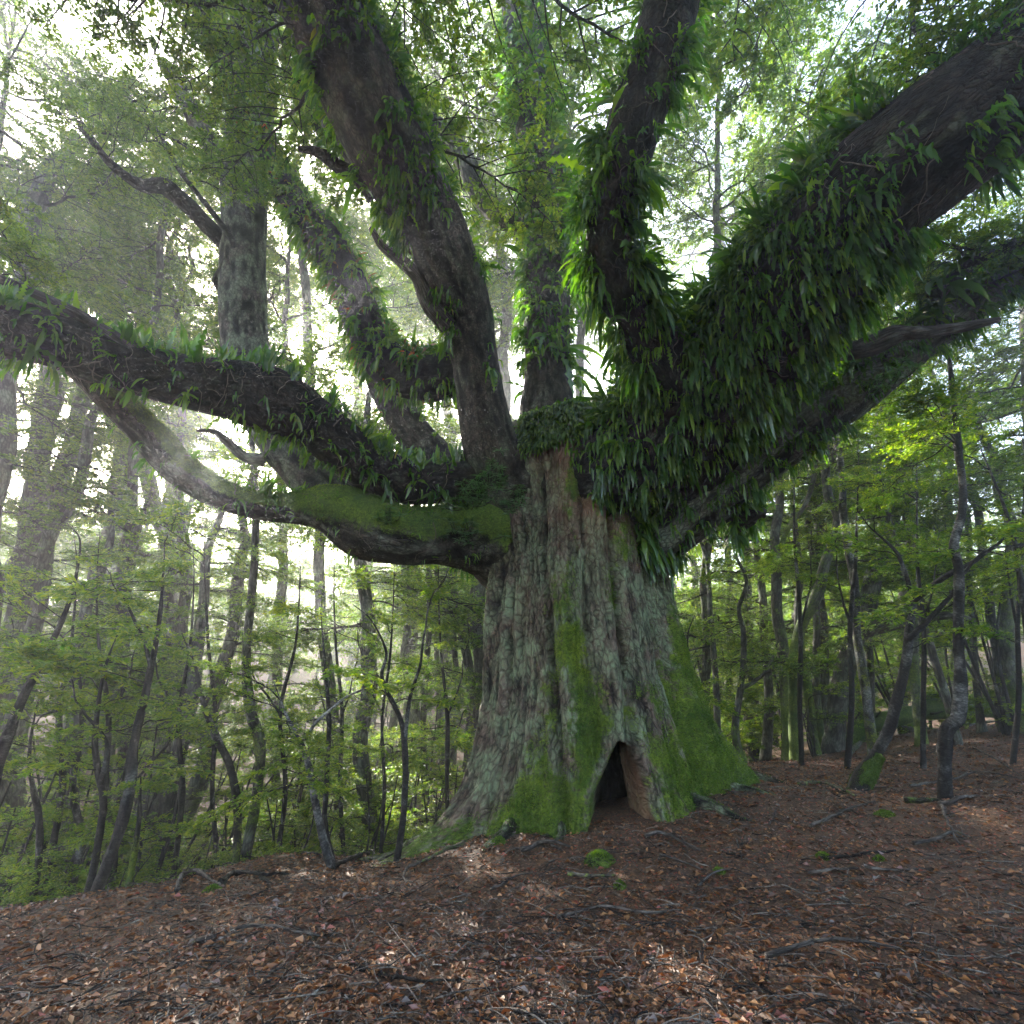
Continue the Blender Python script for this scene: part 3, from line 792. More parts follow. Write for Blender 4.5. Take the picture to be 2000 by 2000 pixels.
fern_mat('sunlit ferns thickly clothing the straight middle limb', [('middle', (.12, .72), 6500, dict(size=.29, droop=3.0, thr=-.6)), ('middle', (.1, .6), 700, dict(size=.52, droop=2.2, thr=-.6, lobed=.2, wide=.8)), ('middle_fork', (0, .5), 200, dict(size=.25, thr=-.1))])
fern_mat('ferns fringing the black curved limb', [('dark_curved', (.1, 1), 2600, dict(size=.19, droop=4.6, thr=.05)), ('dark_curved', (.2, 1), 2000, dict(size=.34, where='sides', droop=2.6, thr=-.1, red=.03, lobed=.2, wide=.8)), ('dark_curved', (0, .5), 2200, dict(size=.34, where='sides', droop=2.6, thr=-.4, lobed=.15, wide=.8))])
fern_mat('dense dark mat of hanging ferns smothering the enormous right limb', [('great_right', (.12, .64), 14000, dict(size=.24, droop=4.2, thr=-.6)), ('great_right', (.5, 1), 4600, dict(size=.18, droop=4.0, thr=-.05)), ('great_right', (.3, 1), 900, dict(where='under', size=.30, droop=1.8, thr=-.05)), ('great_right', (.15, .7), 3600, dict(where='top', size=.34, droop=2.6, thr=-.3, lobed=.1, stand=1.0, wide=.8))])
fern_mat('green ferns running along the top of the lower right limb', [('low_right', (.15, .95), 4500, dict(size=.22, droop=3.4, thr=-.5, where='top')), ('low_right', (.12, .95), 3200, dict(size=.20, droop=3.4, thr=-.2, where='front')), ('d6', (0, .4), 120, dict(size=.36, thr=-1)), ('d13', (0, 1), 200, dict(size=.34, stand=.8, droop=1.6, thr=-1))])

# ferns over the fork and down the right shoulder of the trunk
def collar_ferns():
    mb = MB()
    rg = np.random.default_rng(91)
    V, N = TRV, TRN
    def patch(n, th0, thw, z0, z1, size, droop):
        zz = rg.uniform(z0, z1, n); th = th0 + rg.uniform(-thw, thw, n)
        i = ((zz + 1.6) / 9.0 * (V.shape[0] - 1)).astype(int)
        j = (((th - math.pi / 2) % (2 * math.pi)) / (2 * math.pi) * V.shape[1]).astype(int) % V.shape[1]
        P = V[i, j]; D = N[i, j]
        d0 = D + np.array([0, 0, .5]) + rg.normal(0, .35, (n, 3))
        L = size * rg.uniform(.5, 1.3, n)
        lob = rg.random(n) < .1
        rnd = rg.beta(2, 2, n) * .9
        add_fronds(mb, P, d0, D, L, L * rg.uniform(.10, .15, n), rnd, droop * rg.uniform(.6, 1.4, n), seed=n)
    patch(4200, -1.35, .95, 5.85, 7.3, .25, 4.0)
    patch(2000, -1.10, .34, 4.75, 6.0, .27, 5.0)
    patch(1500, -2.0, .4, 5.9, 7.3, .22, 3.0)
    patch(650, -.95, .42, 5.4, 6.2, .40, 6.0)
    patch(500, -.62, .22, 4.0, 5.4, .62, 5.0)
    patch(200, -1.2, .5, 5.4, 5.8, .3, 4.0)
    tag(mb.build('climbing_ferns', M_FERN), 'ferns hanging like a curtain from the fork down the right shoulder of the trunk', 'ferns', 'ferns growing on the giant tree', 'stuff')
collar_ferns()

for key, n in (('low_left', 42000), ('low_right', 22000), ('middle_fork', 6000)):
    V, D, CR = LIMBS[key]
    w = np.clip(D[..., 2] + .25 + .9 * fbm(V * 1.8, 3, 12), 0, 1) * np.clip(1.1 - np.linspace(0, 1, V.shape[0])[:, None] * .9, 0, 1)
    mb = MB(); moss_fuzz(mb, V.reshape(-1, 3), D.reshape(-1, 3), n, .020, 0, w.ravel() + 1e-6)
    mb.build('moss_cover', M_MOSS, giant)

def rootlets(key, n, t0, t1, seed):
    V, D, CR = LIMBS[key]
    rg = np.random.default_rng(seed); mb = MB()
    for k in range(n):
        i = int(rg.uniform(t0, t1) * (len(V) - 1)); j = rg.integers(0, V.shape[1]); P = [V[i, j] + D[i, j] * .004]
        ln = rg.uniform(.15, .7); m = 8; di = rg.choice([-1, 1]) * ln / m / .03 * rg.uniform(.3, 1); dj = rg.uniform(-2.5, 2.5)
        fi, fj = float(i), float(j)
        for q in range(m):
            fi += di + rg.normal(0, .8); fj += dj + rg.normal(0, 1.0)
            a, b = int(np.clip(fi, 0, len(V) - 1)), int(fj) % V.shape[1]
            P.append(V[a, b] + D[a, b] * .008)
        tube(mb, spline(np.array(P), 20), np.linspace(.007, .002, 20) * rg.uniform(.6, 1.5), 5, rnd=.8)
    mb.build('rootlets', M_STICK, giant)['kind'] = 'stuff'
rootlets('dark_left', 150, .15, .98, 1); rootlets('dark_curved', 70, .1, .95, 2); rootlets('great_right', 150, .3, .98, 3); rootlets('low_left', 60, .2, .95, 4)

# small whorled plants on the left shoulder
def rosette_plant(px, py, d, n, spread, label):
    c = W(px, py, d)
    mb = MB()
    rg = np.random.default_rng(int(px + py))
    for k in range(n):
        off = rg.normal(0, spread, 3) * np.array([1, .35, 1])
        tip = c + off + np.array([0, -.12, .05])
        tube(mb, spline(np.array([c + off * .3 + [0, .1, 0], c + off * .7, tip]), 6), .006, 5, mat=1)
        m = 14
        a = rg.uniform(0, 6.28, m)
        D = np.stack([np.cos(a), np.sin(a) * .9, rg.uniform(-.3, .5, m)], 1)
        add_leaves6(mb, np.repeat(tip[None], m, 0), D, np.tile([0, -.5, 1.0], (m, 1)), rg.uniform(.09, .16, m), rg.uniform(.018, .03, m), rg.random(m))
    tag(mb.build('shrub_seedling', [M_PLANT, M_DARK]), label, 'plant', 'seedlings rooted on the giant tree')
rosette_plant(955, 950, 7.9, 34, .20, 'blue-green leafy seedling where the left limbs meet the trunk')
rosette_plant(915, 985, 8.3, 18, .17, 'small blue-green seedling on the lower left limb close to the trunk')
rosette_plant(1010, 985, 8.0, 12, .13, 'small leafy seedling on the front of the trunk under the fork')
rosette_plant(900, 1050, 8.5, 16, .16, 'drooping leafy seedling on the underside of the lower left limb')
rosette_plant(760, 1010, 8.2, 8, .10, 'lone seedling on the mossy elbow of the lower left limb')
rosette_plant(1705, 760, 7.3, 6, .10, 'bright green seedling hanging under the lower right limb')
rosette_plant(1755, 735, 7.2, 5, .10, 'bright whorled seedling at the outer end of the lower right limb')
#PART2
# ------------------------------------------------------------------ boughs shared by the forest trees
def bough_mesh(seed, L=3.0, nsec=20, nter=6, nleaf=12, leaf=(.035, .065), aspect=.45, droop=.12, flat=.25, leafm=None, r0=.03, gap=.15, six=False):
    rg = np.random.default_rng(seed)
    mb = MB()
    n = 14
    t = np.linspace(0, 1, n)
    w = np.cumsum(rg.normal(0, .05, (n, 3)), 0) * L * .35
    w -= w[0]
    C = np.stack([t * L, w[:, 1], w[:, 2] * .6 + L * (.18 * t - droop * 2 * t * t)], 1)
    tube(mb, spline(C, 18), np.linspace(r0, r0 * .2, 18), 6, mat=1, seed=seed)
    P_, D_, N_, L_, R_ = [], [], [], [], []
    def leaves_on(a, b, nl, tone):
        tt = rg.uniform(.15, 1.05, nl)
        p = a + (b - a) * tt[:, None]
        d = unit(b - a)
        sd_ = rg.choice([-1, 1], nl)
        lat = unit(np.cross(d, [0, 0, 1.0]))
        dd = d * .55 + lat * sd_[:, None] * rg.uniform(.4, 1.1, nl)[:, None] + rg.normal(0, .25, (nl, 3))
        P_.append(p + rg.normal(0, .012, (nl, 3))); D_.append(dd)
        N_.append(np.array([0, 0, 1.0]) + rg.normal(0, flat + .2, (nl, 3)))
        L_.append(rg.uniform(leaf[0], leaf[1], nl)); R_.append(np.clip(tone + rg.normal(0, .18, nl), 0, 1))
    for k in range(nsec):
        tk = gap + (1 - gap) * (k + rg.random()) / nsec
        a = np.array([np.interp(tk, t, C[:, i]) for i in range(3)])
        side = 1 if k % 2 else -1
        ang = side * rg.uniform(.5, 1.25)
        ln = L * rg.uniform(.22, .5) * (1.15 - .75 * tk)
        d = np.array([math.cos(ang), math.sin(ang), rg.normal(0, .16)])
        m1 = a + d * ln * .5 + rg.normal(0, .05, 3) * ln
        d2 = unit(d + np.array([.35, 0, -.15 - droop]))
        b = m1 + d2 * ln * .55
        tube(mb, spline(np.array([a, m1, b]), 6), np.linspace(r0 * .35, r0 * .08, 6), 4, mat=1)
        sp = spline(np.array([a, m1, b]), 10)
        for q in range(nter):
            tq = rg.integers(2, 9)
            a2 = sp[tq]
            an2 = rg.choice([-1, 1]) * rg.uniform(.4, 1.2)
            dd = unit(sp[tq + 1] - sp[tq - 1])
            d3 = np.array([dd[0] * math.cos(an2) - dd[1] * math.sin(an2), dd[0] * math.sin(an2) + dd[1] * math.cos(an2), dd[2] + rg.normal(0, .18)])
            b2 = a2 + d3 * ln * rg.uniform(.25, .55)
            tube(mb, np.array([a2, (a2 + b2) / 2 + rg.normal(0, .02, 3), b2]), np.linspace(r0 * .12, r0 * .05, 3), 3, mat=1)
            leaves_on(a2, b2, nleaf, rg.uniform(.2, .8))
    P = np.vstack(P_); Lf = np.concatenate(L_)
    f = add_leaves6 if six else add_leaves
    f(mb, P, np.vstack(D_), np.vstack(N_), Lf, Lf * aspect, np.concatenate(R_))
    return mb.mesh('bough', [leafm, M_DARK])

BEECH = [bough_mesh(100 + k, 3.0, 26, 7, 16, (.045, .08), .5, leafm=M_BEECH) for k in range(5)]
UNDER = [bough_mesh(200 + k, 1.7, 19, 5, 12, (.045, .085), .34, droop=.16, flat=.35, leafm=M_UNDER, r0=.014, six=False) for k in range(5)]
WHORL = [bough_mesh(300 + k, 1.2, 11, 4, 7, (.06, .11), .30, droop=.1, flat=.5, leafm=M_UNDER, r0=.010, gap=.3, six=True) for k in range(4)]

def boughs(root, C, n, trange, size, kind, seed, tilt=(-.25, .35), az=None, part='bough'):
    rg = np.random.default_rng(seed)
    o0 = np.array(root.location)
    for k in range(n):
        t = rg.uniform(*trange)
        i = int(t * (len(C) - 1))
        a = rg.uniform(0, 6.283) if az is None else rg.uniform(*az)
        me = kind[int(rg.integers(len(kind)))]
        s = size * rg.uniform(.65, 1.35)
        link(part, me, root, C[i] - o0, (rg.normal(0, .15), -rg.uniform(*tilt), a), s)

N_TREE = [0]
def tree(label, rows, n=8, tr=(.35, 1), size=1.0, kind=None, mat=None, up=0.0, name='forest_tree', cat='tree', group='trees in the misty forest', moss=.35, seg=14, forks=(), ground=True, tilt=(-.25, .35), knob=.1, rough=.1, part='bough', fork_name='branch'):
    N_TREE[0] += 1
    sd_ = 500 + N_TREE[0] * 7
    if rows[-1][0] < 930 and rows[0][3] > 12: n = int(n * 1.35)
    rg = np.random.default_rng(sd_)
    C, r = limb_pts(rows)
    slim = .95 if name == 'sapling' else .8
    r = r * slim
    if ground:
        b = C[0].copy(); g = float(gz(b[0], b[1]))
        b[2] = g - .12
        if C[0][2] > g + .35: C = np.vstack([b, C]); r = np.r_[r[0] * 1.15, r]
        else: C[0] = b
    if up > 0:
        d = unit(C[-1] - C[-2]) * .5 + np.array([0, 0, 1.0])
        for k in (1, 2, 3):
            C = np.vstack([C, C[-1] + unit(d) * up / 3 + rg.normal(0, .12, 3) * np.array([1, 1, .2])])
            r = np.r_[r, r[-1] * .82]
    root = empty(name, C[0])
    tag(root, label, cat, group)
    L = np.linalg.norm(np.diff(C, axis=0), axis=1).sum()
    # gentle bends and a root flare
    CR = spline(np.c_[C, r], max(16, int(L / max(.05, r.max() * .45))))
    ss = np.linspace(0, 1, len(CR))
    wob = np.stack([fbm(np.stack([ss * L * .5, ss * 0 + sd_, ss * 0 + k], 1), 2, sd_) for k in range(2)], 1) * r.max() * .9
    CR[:, :2] += wob * np.minimum(1, ss[:, None] * 6)
    rad = CR[:, 3] * (1 + .3 * np.exp(-ss * L / (r[0] * 2.5 + .01)))
    if up == 0: rad = rad * (1 - .8 * np.clip((ss - .55) / .45, 0, 1))
    mb = MB()
    mf = (lambda V, N, t: np.clip(moss * .62 * (1.25 - t * 1.5) + .45 * fbm(V * 1.5, 3, sd_), 0, .9))
    tube(mb, CR[:, :3] - C[0], rad, seg, rough, sd_, 0, mf, knob=knob, fine=9)
    mb.build('trunk', mat or M_FOREST, root)
    for fr in forks:
        Cf, rf = limb_pts(fr)
        rf = rf * slim * np.linspace(1, .35 if name == 'sapling' else .8, len(rf))
        Cf = spline(np.c_[Cf, rf], 34)
        wb = np.stack([fbm(np.stack([np.linspace(0, 5, 34), np.full(34, sd_ + k * 5.1), np.zeros(34)], 1), 2, 3 + k) for k in range(3)], 1)
        Cf[:, :3] += wb * .10 * np.linspace(0, 1, 34)[:, None]
        mb = MB(); tube(mb, Cf[:, :3] - C[0], Cf[:, 3], max(8, seg - 4), rough, sd_ + 1, 0, mf if seg > 10 else None, fine=9)
        mb.build(fork_name, mat or M_FOREST, root)
        if n: boughs(root, Cf[:, :3], max(2, n // 3), (.35, 1), size * .8, kind or BEECH, sd_ + 5, tilt, part=part)
    if n: boughs(root, CR[:, :3], n, tr, size, kind or BEECH, sd_ + 2, tilt, part=part)
    return root, CR

# far-left group, leaning inwards with height (all leaning comes from looking up)
tree('thick misty trunk at the left edge, first of the four behind the dark limb', [(-30, 1500, 34, 15), (10, 1280, 31, 15.5), (50, 1030, 27, 16.5), (85, 800, 23, 18), (110, 690, 20, 19)], 18, (.3, 1), 1.3, up=5)
tree('misty trunk second from the left edge with a dark fork', [(20, 1480, 30, 16), (60, 1150, 25, 17), (100, 950, 21, 18), (145, 760, 16, 19.5)], 14, (.3, 1), 1.2, up=5, forks=[[(88, 1000, 10, 17.6), (80, 930, 9, 18), (100, 800, 8, 19), (118, 740, 6, 20)]])
tree('slim misty trunk third from the left, leaning under the dark limb', [(10, 1430, 22, 14), (60, 1180, 16, 14.6), (110, 1010, 14, 15.4), (150, 900, 12, 16), (182, 780, 10, 17)], 10, (.35, 1), 1.0, up=4)
tree('broad pale trunk almost lost in the fog on the left', [(150, 1480, 34, 27), (175, 1230, 30, 28), (215, 1030, 26, 30), (245, 860, 23, 32), (262, 760, 20, 34)], 20, (.3, 1), 2.0, up=8)
tree('faint trunk standing in fog left of the upright limb', [(300, 1480, 22, 30), (318, 1200, 19, 31), (335, 900, 16, 34), (345, 700, 14, 37)], 14, (.35, 1), 2.0, up=7)
tree('tall pole tree seen below and above the mossy lower limb', [(462, 1600, 12, 10.2), (480, 1500, 11, 10.3), (486, 1400, 12, 10.4), (470, 1340, 12, 10.5), (463, 1240, 10, 10.7), (474, 1110, 9, 10.9), (480, 990, 8, 11.3), (486, 880, 7, 11.8)], 10, (.4, 1), .8, up=2.5, kind=UNDER, moss=.6)
tree('straight brown trunk left of the giant, closest of the forest trees there', [(680, 1610, 22, 12.5), (686, 1520, 19, 12.7), (690, 1400, 18, 13), (693, 1250, 17, 13.4), (684, 1120, 15, 14), (676, 1010, 14, 14.6)], 12, (.45, 1), 1.0, up=5)
tree('forked branchy grey trunk behind the straight brown one', [(722, 1560, 11, 19), (735, 1400, 10, 19.4), (760, 1250, 10, 20), (765, 1060, 9, 21.5)], 10, (.3, 1), 1.3, up=6)
tree('pale straight trunk in fog midway between the brown trunk and the giant', [(772, 1560, 14, 22), (775, 1400, 13, 22.5), (778, 1250, 12, 23), (780, 1070, 11, 25)], 12, (.3, 1), 1.5, up=6)
tree('thin dark pole in fog beside the pale straight trunk', [(800, 1560, 8, 18), (800, 1400, 8, 18.3), (806, 1220, 7, 19), (812, 1080, 6, 20)], 8, (.25, 1), 1.1, up=5)
tree('narrow pale stem behind the thin dark pole', [(836, 1530, 7, 24), (832, 1380, 7, 24.3), (826, 1220, 6, 25), (822, 1080, 6, 27)], 8, (.3, 1), 1.4, up=5)
tree('leaning misty trunk with a Y fork left of the giant', [(872, 1480, 12, 20), (890, 1330, 12, 20.5), (880, 1220, 11, 21), (862, 1130, 10, 22), (850, 1040, 8, 23)], 10, (.25, 1), 1.2, up=5, forks=[[(866, 1300, 8, 20.6), (858, 1220, 7, 21), (858, 1120, 6, 21.5)]])
tree('stout misty trunk showing right against the left flank of the giant', [(905, 1500, 20, 18), (903, 1380, 19, 18.3), (900, 1220, 17, 19), (908, 1080, 15, 20.5)], 12, (.3, 1), 1.3, up=5)
tree('dark leaning trunk rising from the gully floor', [(335, 1560, 24, 14.5), (365, 1490, 21, 14.8), (395, 1400, 18, 15.2), (418, 1290, 16, 15.8), (436, 1180, 15, 16.5), (450, 1080, 13, 17.5)], 10, (.4, 1), 1.0, up=4, moss=.6)
tree('second leaning trunk in the gully, darker and lower on the left', [(280, 1640, 26, 12.5), (312, 1530, 22, 12.9), (340, 1420, 18, 13.3), (358, 1310, 16, 14), (370, 1200, 14, 15)], 10, (.4, 1), 1.0, up=4, moss=.55)
tree('upright dark trunk behind the leafy thicket in the gully', [(298, 1520, 14, 16), (305, 1380, 13, 16.4), (312, 1250, 12, 17), (318, 1120, 11, 18)], 10, (.3, 1), 1.1, up=4)
tree('shadowy trunk between two black saplings at the left', [(225, 1540, 16, 14), (232, 1400, 14, 14.5), (235, 1280, 13, 15), (240, 1150, 12, 16)], 10, (.3, 1), 1.1, up=4)
tree('dark trunk in the lower left thicket behind the first sapling', [(130, 1600, 18, 11.5), (140, 1450, 16, 12), (150, 1300, 14, 12.5), (160, 1150, 12, 13.5)], 12, (.25, 1), .9, up=3, kind=UNDER)
tree('hazy bushy-topped tree high behind the left limbs', [(330, 1300, 20, 22), (300, 1000, 17, 24), (235, 700, 15, 27), (215, 560, 13, 29), (205, 480, 11, 31)], 22, (.55, 1), 2.0, up=5, forks=[[(215, 560, 9, 29), (250, 480, 7, 30), (262, 400, 6, 31)], [(222, 600, 8, 28.5), (190, 520, 7, 29), (170, 420, 6, 30)]])
tree('twisty hazy tree above the ferns of the dark left limb', [(350, 1250, 14, 17), (340, 900, 10, 19), (333, 680, 7, 20), (333, 560, 7, 21), (320, 500, 6, 21.5), (330, 440, 5, 22)], 12, (.6, 1), 1.3, up=2, forks=[[(333, 560, 5, 21), (365, 510, 4.5, 21), (360, 470, 4, 21), (385, 430, 3, 21)]])
tree('faint straight trunk seen between the hooked limb and the straight limb', [(980, 1400, 18, 20), (965, 1000, 16, 21), (955, 700, 14, 24), (950, 520, 12, 27), (925, 350, 10, 31)], 26, (.55, 1), 1.8, up=5)
tree('misty tree behind the fork of the upper left limb', [(700, 1300, 14, 24), (690, 1000, 12, 25), (678, 760, 11, 27), (672, 600, 9, 30)], 22, (.5, 1), 2.0, up=6)
tree('pale tree whose crown fills the gap right of the hooked limb', [(850, 1350, 14, 28), (848, 900, 12, 30), (845, 760, 10, 32)], 22, (.5, 1), 2.1, up=8)
# right side
tree('mossy trunk nearest the giant on the right', [(1490, 1435, 17, 14), (1487, 1340, 14, 14.2), (1478, 1220, 13, 14.5), (1470, 1120, 12, 14.8), (1462, 1020, 11, 15.3), (1466, 940, 9, 16)], 12, (.4, 1), 1.0, up=4, moss=.9, forks=[[(1466, 1080, 7, 15), (1480, 1010, 6, 15), (1520, 950, 6, 15), (1536, 870, 6, 15), (1532, 790, 5, 15.4)]])
tree('snaking mossy trunk that bends twice on the right', [(1500, 1430, 13, 13), (1494, 1280, 12, 13), (1510, 1200, 12, 13), (1545, 1120, 12, 13), (1556, 1060, 11, 13.2), (1580, 980, 11, 13.4), (1563, 930, 10, 13.6), (1556, 840, 9, 14)], 8, (.6, 1), .9, up=4, moss=1.0)
tree('slim lichen-spotted trunk right of the snaking mossy one', [(1642, 1410, 11, 11.5), (1625, 1280, 10, 11.6), (1612, 1190, 9, 11.8), (1611, 1110, 9, 12), (1600, 1040, 9, 12.2), (1588, 960, 8, 12.4), (1588, 900, 7, 12.6), (1580, 822, 7, 13)], 8, (.6, 1), .9, up=4, moss=.5, mat=M_PALE)
tree('massive dark leaning trunk with a heavy mossy bough at the right', [(1568, 1420, 20, 15), (1580, 1330, 20, 15.2), (1610, 1210, 20, 15.6), (1650, 1110, 19, 16), (1668, 1020, 18, 16.8), (1690, 900, 15, 18)], 12, (.5, 1), 1.3, up=4, moss=.25, forks=[[(1620, 1190, 20, 15.6), (1690, 1175, 17, 15.4), (1760, 1160, 13, 15.2), (1830, 1165, 9, 15)]])
tree('thin upright trunk just left of the massive leaning one', [(1548, 1420, 9, 16), (1546, 1330, 8, 16.2), (1540, 1200, 8, 16.7), (1536, 1050, 7, 17.5)], 8, (.35, 1), 1.1, up=4, moss=.8)
tree('leaning mossy pole between the snaking trunk and the massive one', [(1538, 1415, 10, 15), (1524, 1330, 9, 15.2), (1512, 1220, 8, 15.5), (1508, 1080, 7, 16.5)], 8, (.35, 1), 1.0, up=4, moss=.9)
tree('mossy post-like trunk standing on the right slope', [(1733, 1390, 12, 14), (1731, 1300, 10, 14.2), (1728, 1180, 9, 14.6), (1722, 1040, 8, 15.5)], 8, (.4, 1), 1.1, up=4, moss=.9)
tree('dim trunk left of the mossy right-hand trunk, in shadow', [(1440, 1425, 12, 17), (1448, 1300, 10, 17.3), (1440, 1180, 9, 17.8), (1425, 1020, 8, 19)], 10, (.3, 1), 1.2, up=4)
tree('crooked small tree right of the giant with a forked arm', [(1402, 1430, 9, 12.5), (1388, 1380, 9, 12.6), (1395, 1300, 7, 12.8), (1405, 1200, 6, 13)], 6, (.5, 1), .8, kind=UNDER, up=2, moss=.6, forks=[[(1398, 1300, 5, 12.8), (1440, 1275, 4.5, 12.8), (1462, 1240, 4, 12.8)]])
tree('slender dark stem behind the right foot of the giant', [(1357, 1400, 8, 14), (1352, 1300, 7, 14.3), (1345, 1180, 6, 15), (1335, 1080, 5, 16)], 8, (.3, 1), 1.0, up=3)
tree('pale misty trunk just right of the giant', [(1282, 1300, 16, 22), (1270, 1180, 14, 23), (1262, 1060, 13, 24.5)], 10, (.3, 1), 1.6, up=6)
tree('ghostly trunk in bright mist beyond the right flank', [(1325, 1330, 10, 25), (1318, 1200, 9, 26), (1308, 1060, 8, 28)], 10, (.3, 1), 1.8, up=6)
tree('pair-like first thin trunk in the bright right-hand mist', [(1372, 1340, 9, 21), (1378, 1200, 8, 22), (1372, 1020, 7, 24)], 10, (.3, 1), 1.6, up=5)
tree('straight trunk in mist left of the mossy right-hand trunk', [(1415, 1350, 11, 20), (1410, 1200, 10, 21), (1405, 1010, 9, 23)], 12, (.3, 1), 1.5, up=5)
tree('thin dark trunk at the right behind the striped sapling', [(1845, 1360, 8, 15), (1840, 1260, 7, 15.2), (1832, 1120, 6, 16), (1822, 980, 6, 17)], 8, (.35, 1), 1.1, up=4)
tree('shadowed trunk between the right edge and the striped sapling', [(1892, 1350, 12, 14.5), (1878, 1240, 10, 15), (1862, 1100, 9, 15.8), (1850, 950, 8, 17)], 10, (.35, 1), 1.1, up=4)
tree('bulky dark trunk with mossy foot at the right edge', [(1925, 1345, 19, 14), (1912, 1240, 16, 14.4), (1905, 1100, 14, 15.2), (1898, 950, 12, 16.4)], 12, (.35, 1), 1.2, up=4, moss=.9)
tree('tilted bare trunk crossing behind the striped sapling', [(1800, 1380, 9, 13), (1760, 1230, 8, 13.4), (1715, 1100, 7, 14), (1680, 980, 6, 14.8)], 6, (.5, 1), .9, up=3)
tree('grey trunk half hidden in leaves near the right edge', [(1810, 1320, 12, 20), (1800, 1150, 11, 21), (1790, 960, 10, 23), (1782, 800, 9, 25)], 16, (.3, 1), 1.6, up=5)
tree('broad blurred trunk deep in the wood at the far right', [(1700, 1330, 13, 22), (1705, 1150, 12, 23), (1712, 960, 11, 25)], 16, (.3, 1), 1.7, up=6)
tree('leafy tree filling the upper right corner behind the ferns', [(1990, 1330, 16, 12), (1975, 1050, 14, 13), (1950, 800, 12, 14.5), (1925, 560, 10, 17)], 22, (.45, 1), 1.2, up=3)
tree('tree whose crown shows between the curved limb and the right limb', [(1420, 1300, 10, 26), (1395, 900, 9, 28), (1370, 500, 8, 34)], 26, (.5, 1), 2.2, up=6)
tree('leafy tree behind the lower right limb', [(1640, 1320, 9, 19), (1655, 950, 8, 21), (1660, 700, 7, 24)], 24, (.4, 1), 1.7, up=5)
tree('tall tree whose leafy boughs fill the top left corner', [(-60, 1500, 30, 12), (-20, 1000, 26, 13), (40, 600, 22, 15), (80, 350, 18, 17)], 16, (.5, 1), 1.3, up=3)
tree('high-crowned tree between the left corner and the upright limb', [(130, 1400, 20, 20), (220, 900, 16, 22), (290, 500, 12, 25), (320, 330, 10, 28)], 14, (.5, 1), 1.9, up=5)

tree('tall tree whose crown makes the leafy roof behind the upper left limb', [(640, 1500, 14, 17), (600, 1000, 12, 18), (575, 500, 10, 20), (560, 250, 8, 21), (555, 40, 7, 22), (550, -150, 6, 23)], 24, (.55, 1), 1.4)
tree('tall slender tree just outside the left edge with its crown in the top left corner', [(-150, 1500, 16, 14), (-80, 900, 13, 15), (-20, 400, 10, 17), (20, 100, 8, 19), (40, -100, 6, 20)], 26, (.55, 1), 1.3)
tree('tall tree with its crown in the gap between the middle and curved limbs', [(1120, 1500, 12, 18), (1100, 900, 11, 19), (1085, 400, 9, 20), (1075, 150, 8, 21), (1070, -100, 6, 22)], 26, (.55, 1), 1.4)
tree('tall tree crowning the gap left of the middle limb', [(900, 1500, 12, 21), (905, 900, 10, 22), (900, 400, 9, 24), (895, 100, 7, 25)], 22, (.55, 1), 1.6)
tree('tall tree crowning the sky between the curved and the enormous limb', [(1330, 1500, 11, 16), (1340, 900, 10, 17), (1350, 400, 9, 18), (1355, 100, 7, 19), (1357, -120, 6, 20)], 30, (.55, 1), 1.3)
tree('tall tree with leaves above the bend of the enormous limb', [(1560, 1450, 12, 17), (1540, 900, 10, 18), (1510, 400, 9, 19), (1480, 60, 7, 20)], 26, (.6, 1), 1.4)
tree('hazy tree whose fine twigs fill the sky at the upper left', [(200, 1450, 12, 16), (240, 1000, 11, 17), (290, 600, 9, 18), (330, 250, 7, 19.5), (350, 0, 6, 21)], 14, (.45, 1), 1.3)
tree('fine-leaved tree behind the pale upright limb', [(520, 1450, 12, 19), (530, 1000, 11, 20), (540, 600, 9, 21), (545, 300, 7, 22)], 20, (.45, 1), 1.5)
tree('leaning tree whose dark sprays hang into the top left corner', [(-420, 1700, 20, 7.5), (-330, 1200, 18, 7.8), (-220, 700, 14, 8.4), (-120, 380, 11, 9.0), (-20, 180, 8, 9.8), (60, 40, 6, 10.5)], 12, (.4, .8), .6)
tree('leafy tree leaning in from outside the right edge', [(2350, 1500, 20, 8), (2260, 1000, 16, 8.5), (2160, 620, 12, 9.2), (2080, 420, 9, 10)], 18, (.3, 1), .8, kind=UNDER)
tree('second leafy tree crowding the right edge at mid height', [(2120, 1400, 14, 10), (2080, 1000, 12, 10.5), (2030, 760, 9, 11.5)], 12, (.2, 1), .9)

# ------------------------------------------------------------------ saplings near the camera
def sapling(label, rows, n=6, size=.8, mat=M_DARK, forks=(), tr=(.45, 1), kind=None, moss=.1, tilt=(-.3, .5)):
    return tree(label, rows, n, tr, size, kind or WHORL, mat, name='sapling', cat='sapling', group='thin saplings around the giant tree', moss=moss, seg=10, forks=forks, tilt=tilt, knob=.25, rough=.16, part='twig')
sapling('thin dark sapling leaning to the right at the far left', [(-20, 1520, 9, 7), (5, 1415, 9, 7.1), (50, 1300, 8, 7.3), (110, 1180, 7, 7.5), (140, 1100, 6, 7.7), (153, 1020, 5, 7.9), (128, 985, 4, 8)], 8, .9, tr=(.4, 1))
sapling('black sapling with a zigzag stem in the lower left corner', [(167, 1690, 7, 6.8), (180, 1600, 7, 6.9), (192, 1510, 6.5, 7), (180, 1440, 6, 7.1), (178, 1370, 5, 7.2), (196, 1260, 4.5, 7.4), (228, 1180, 4, 7.6)], 9, .8, forks=[[(190, 1480, 5, 7), (205, 1400, 4.5, 7.1), (160, 1340, 4, 7.2), (125, 1290, 3, 7.3)]], tr=(.3, 1))
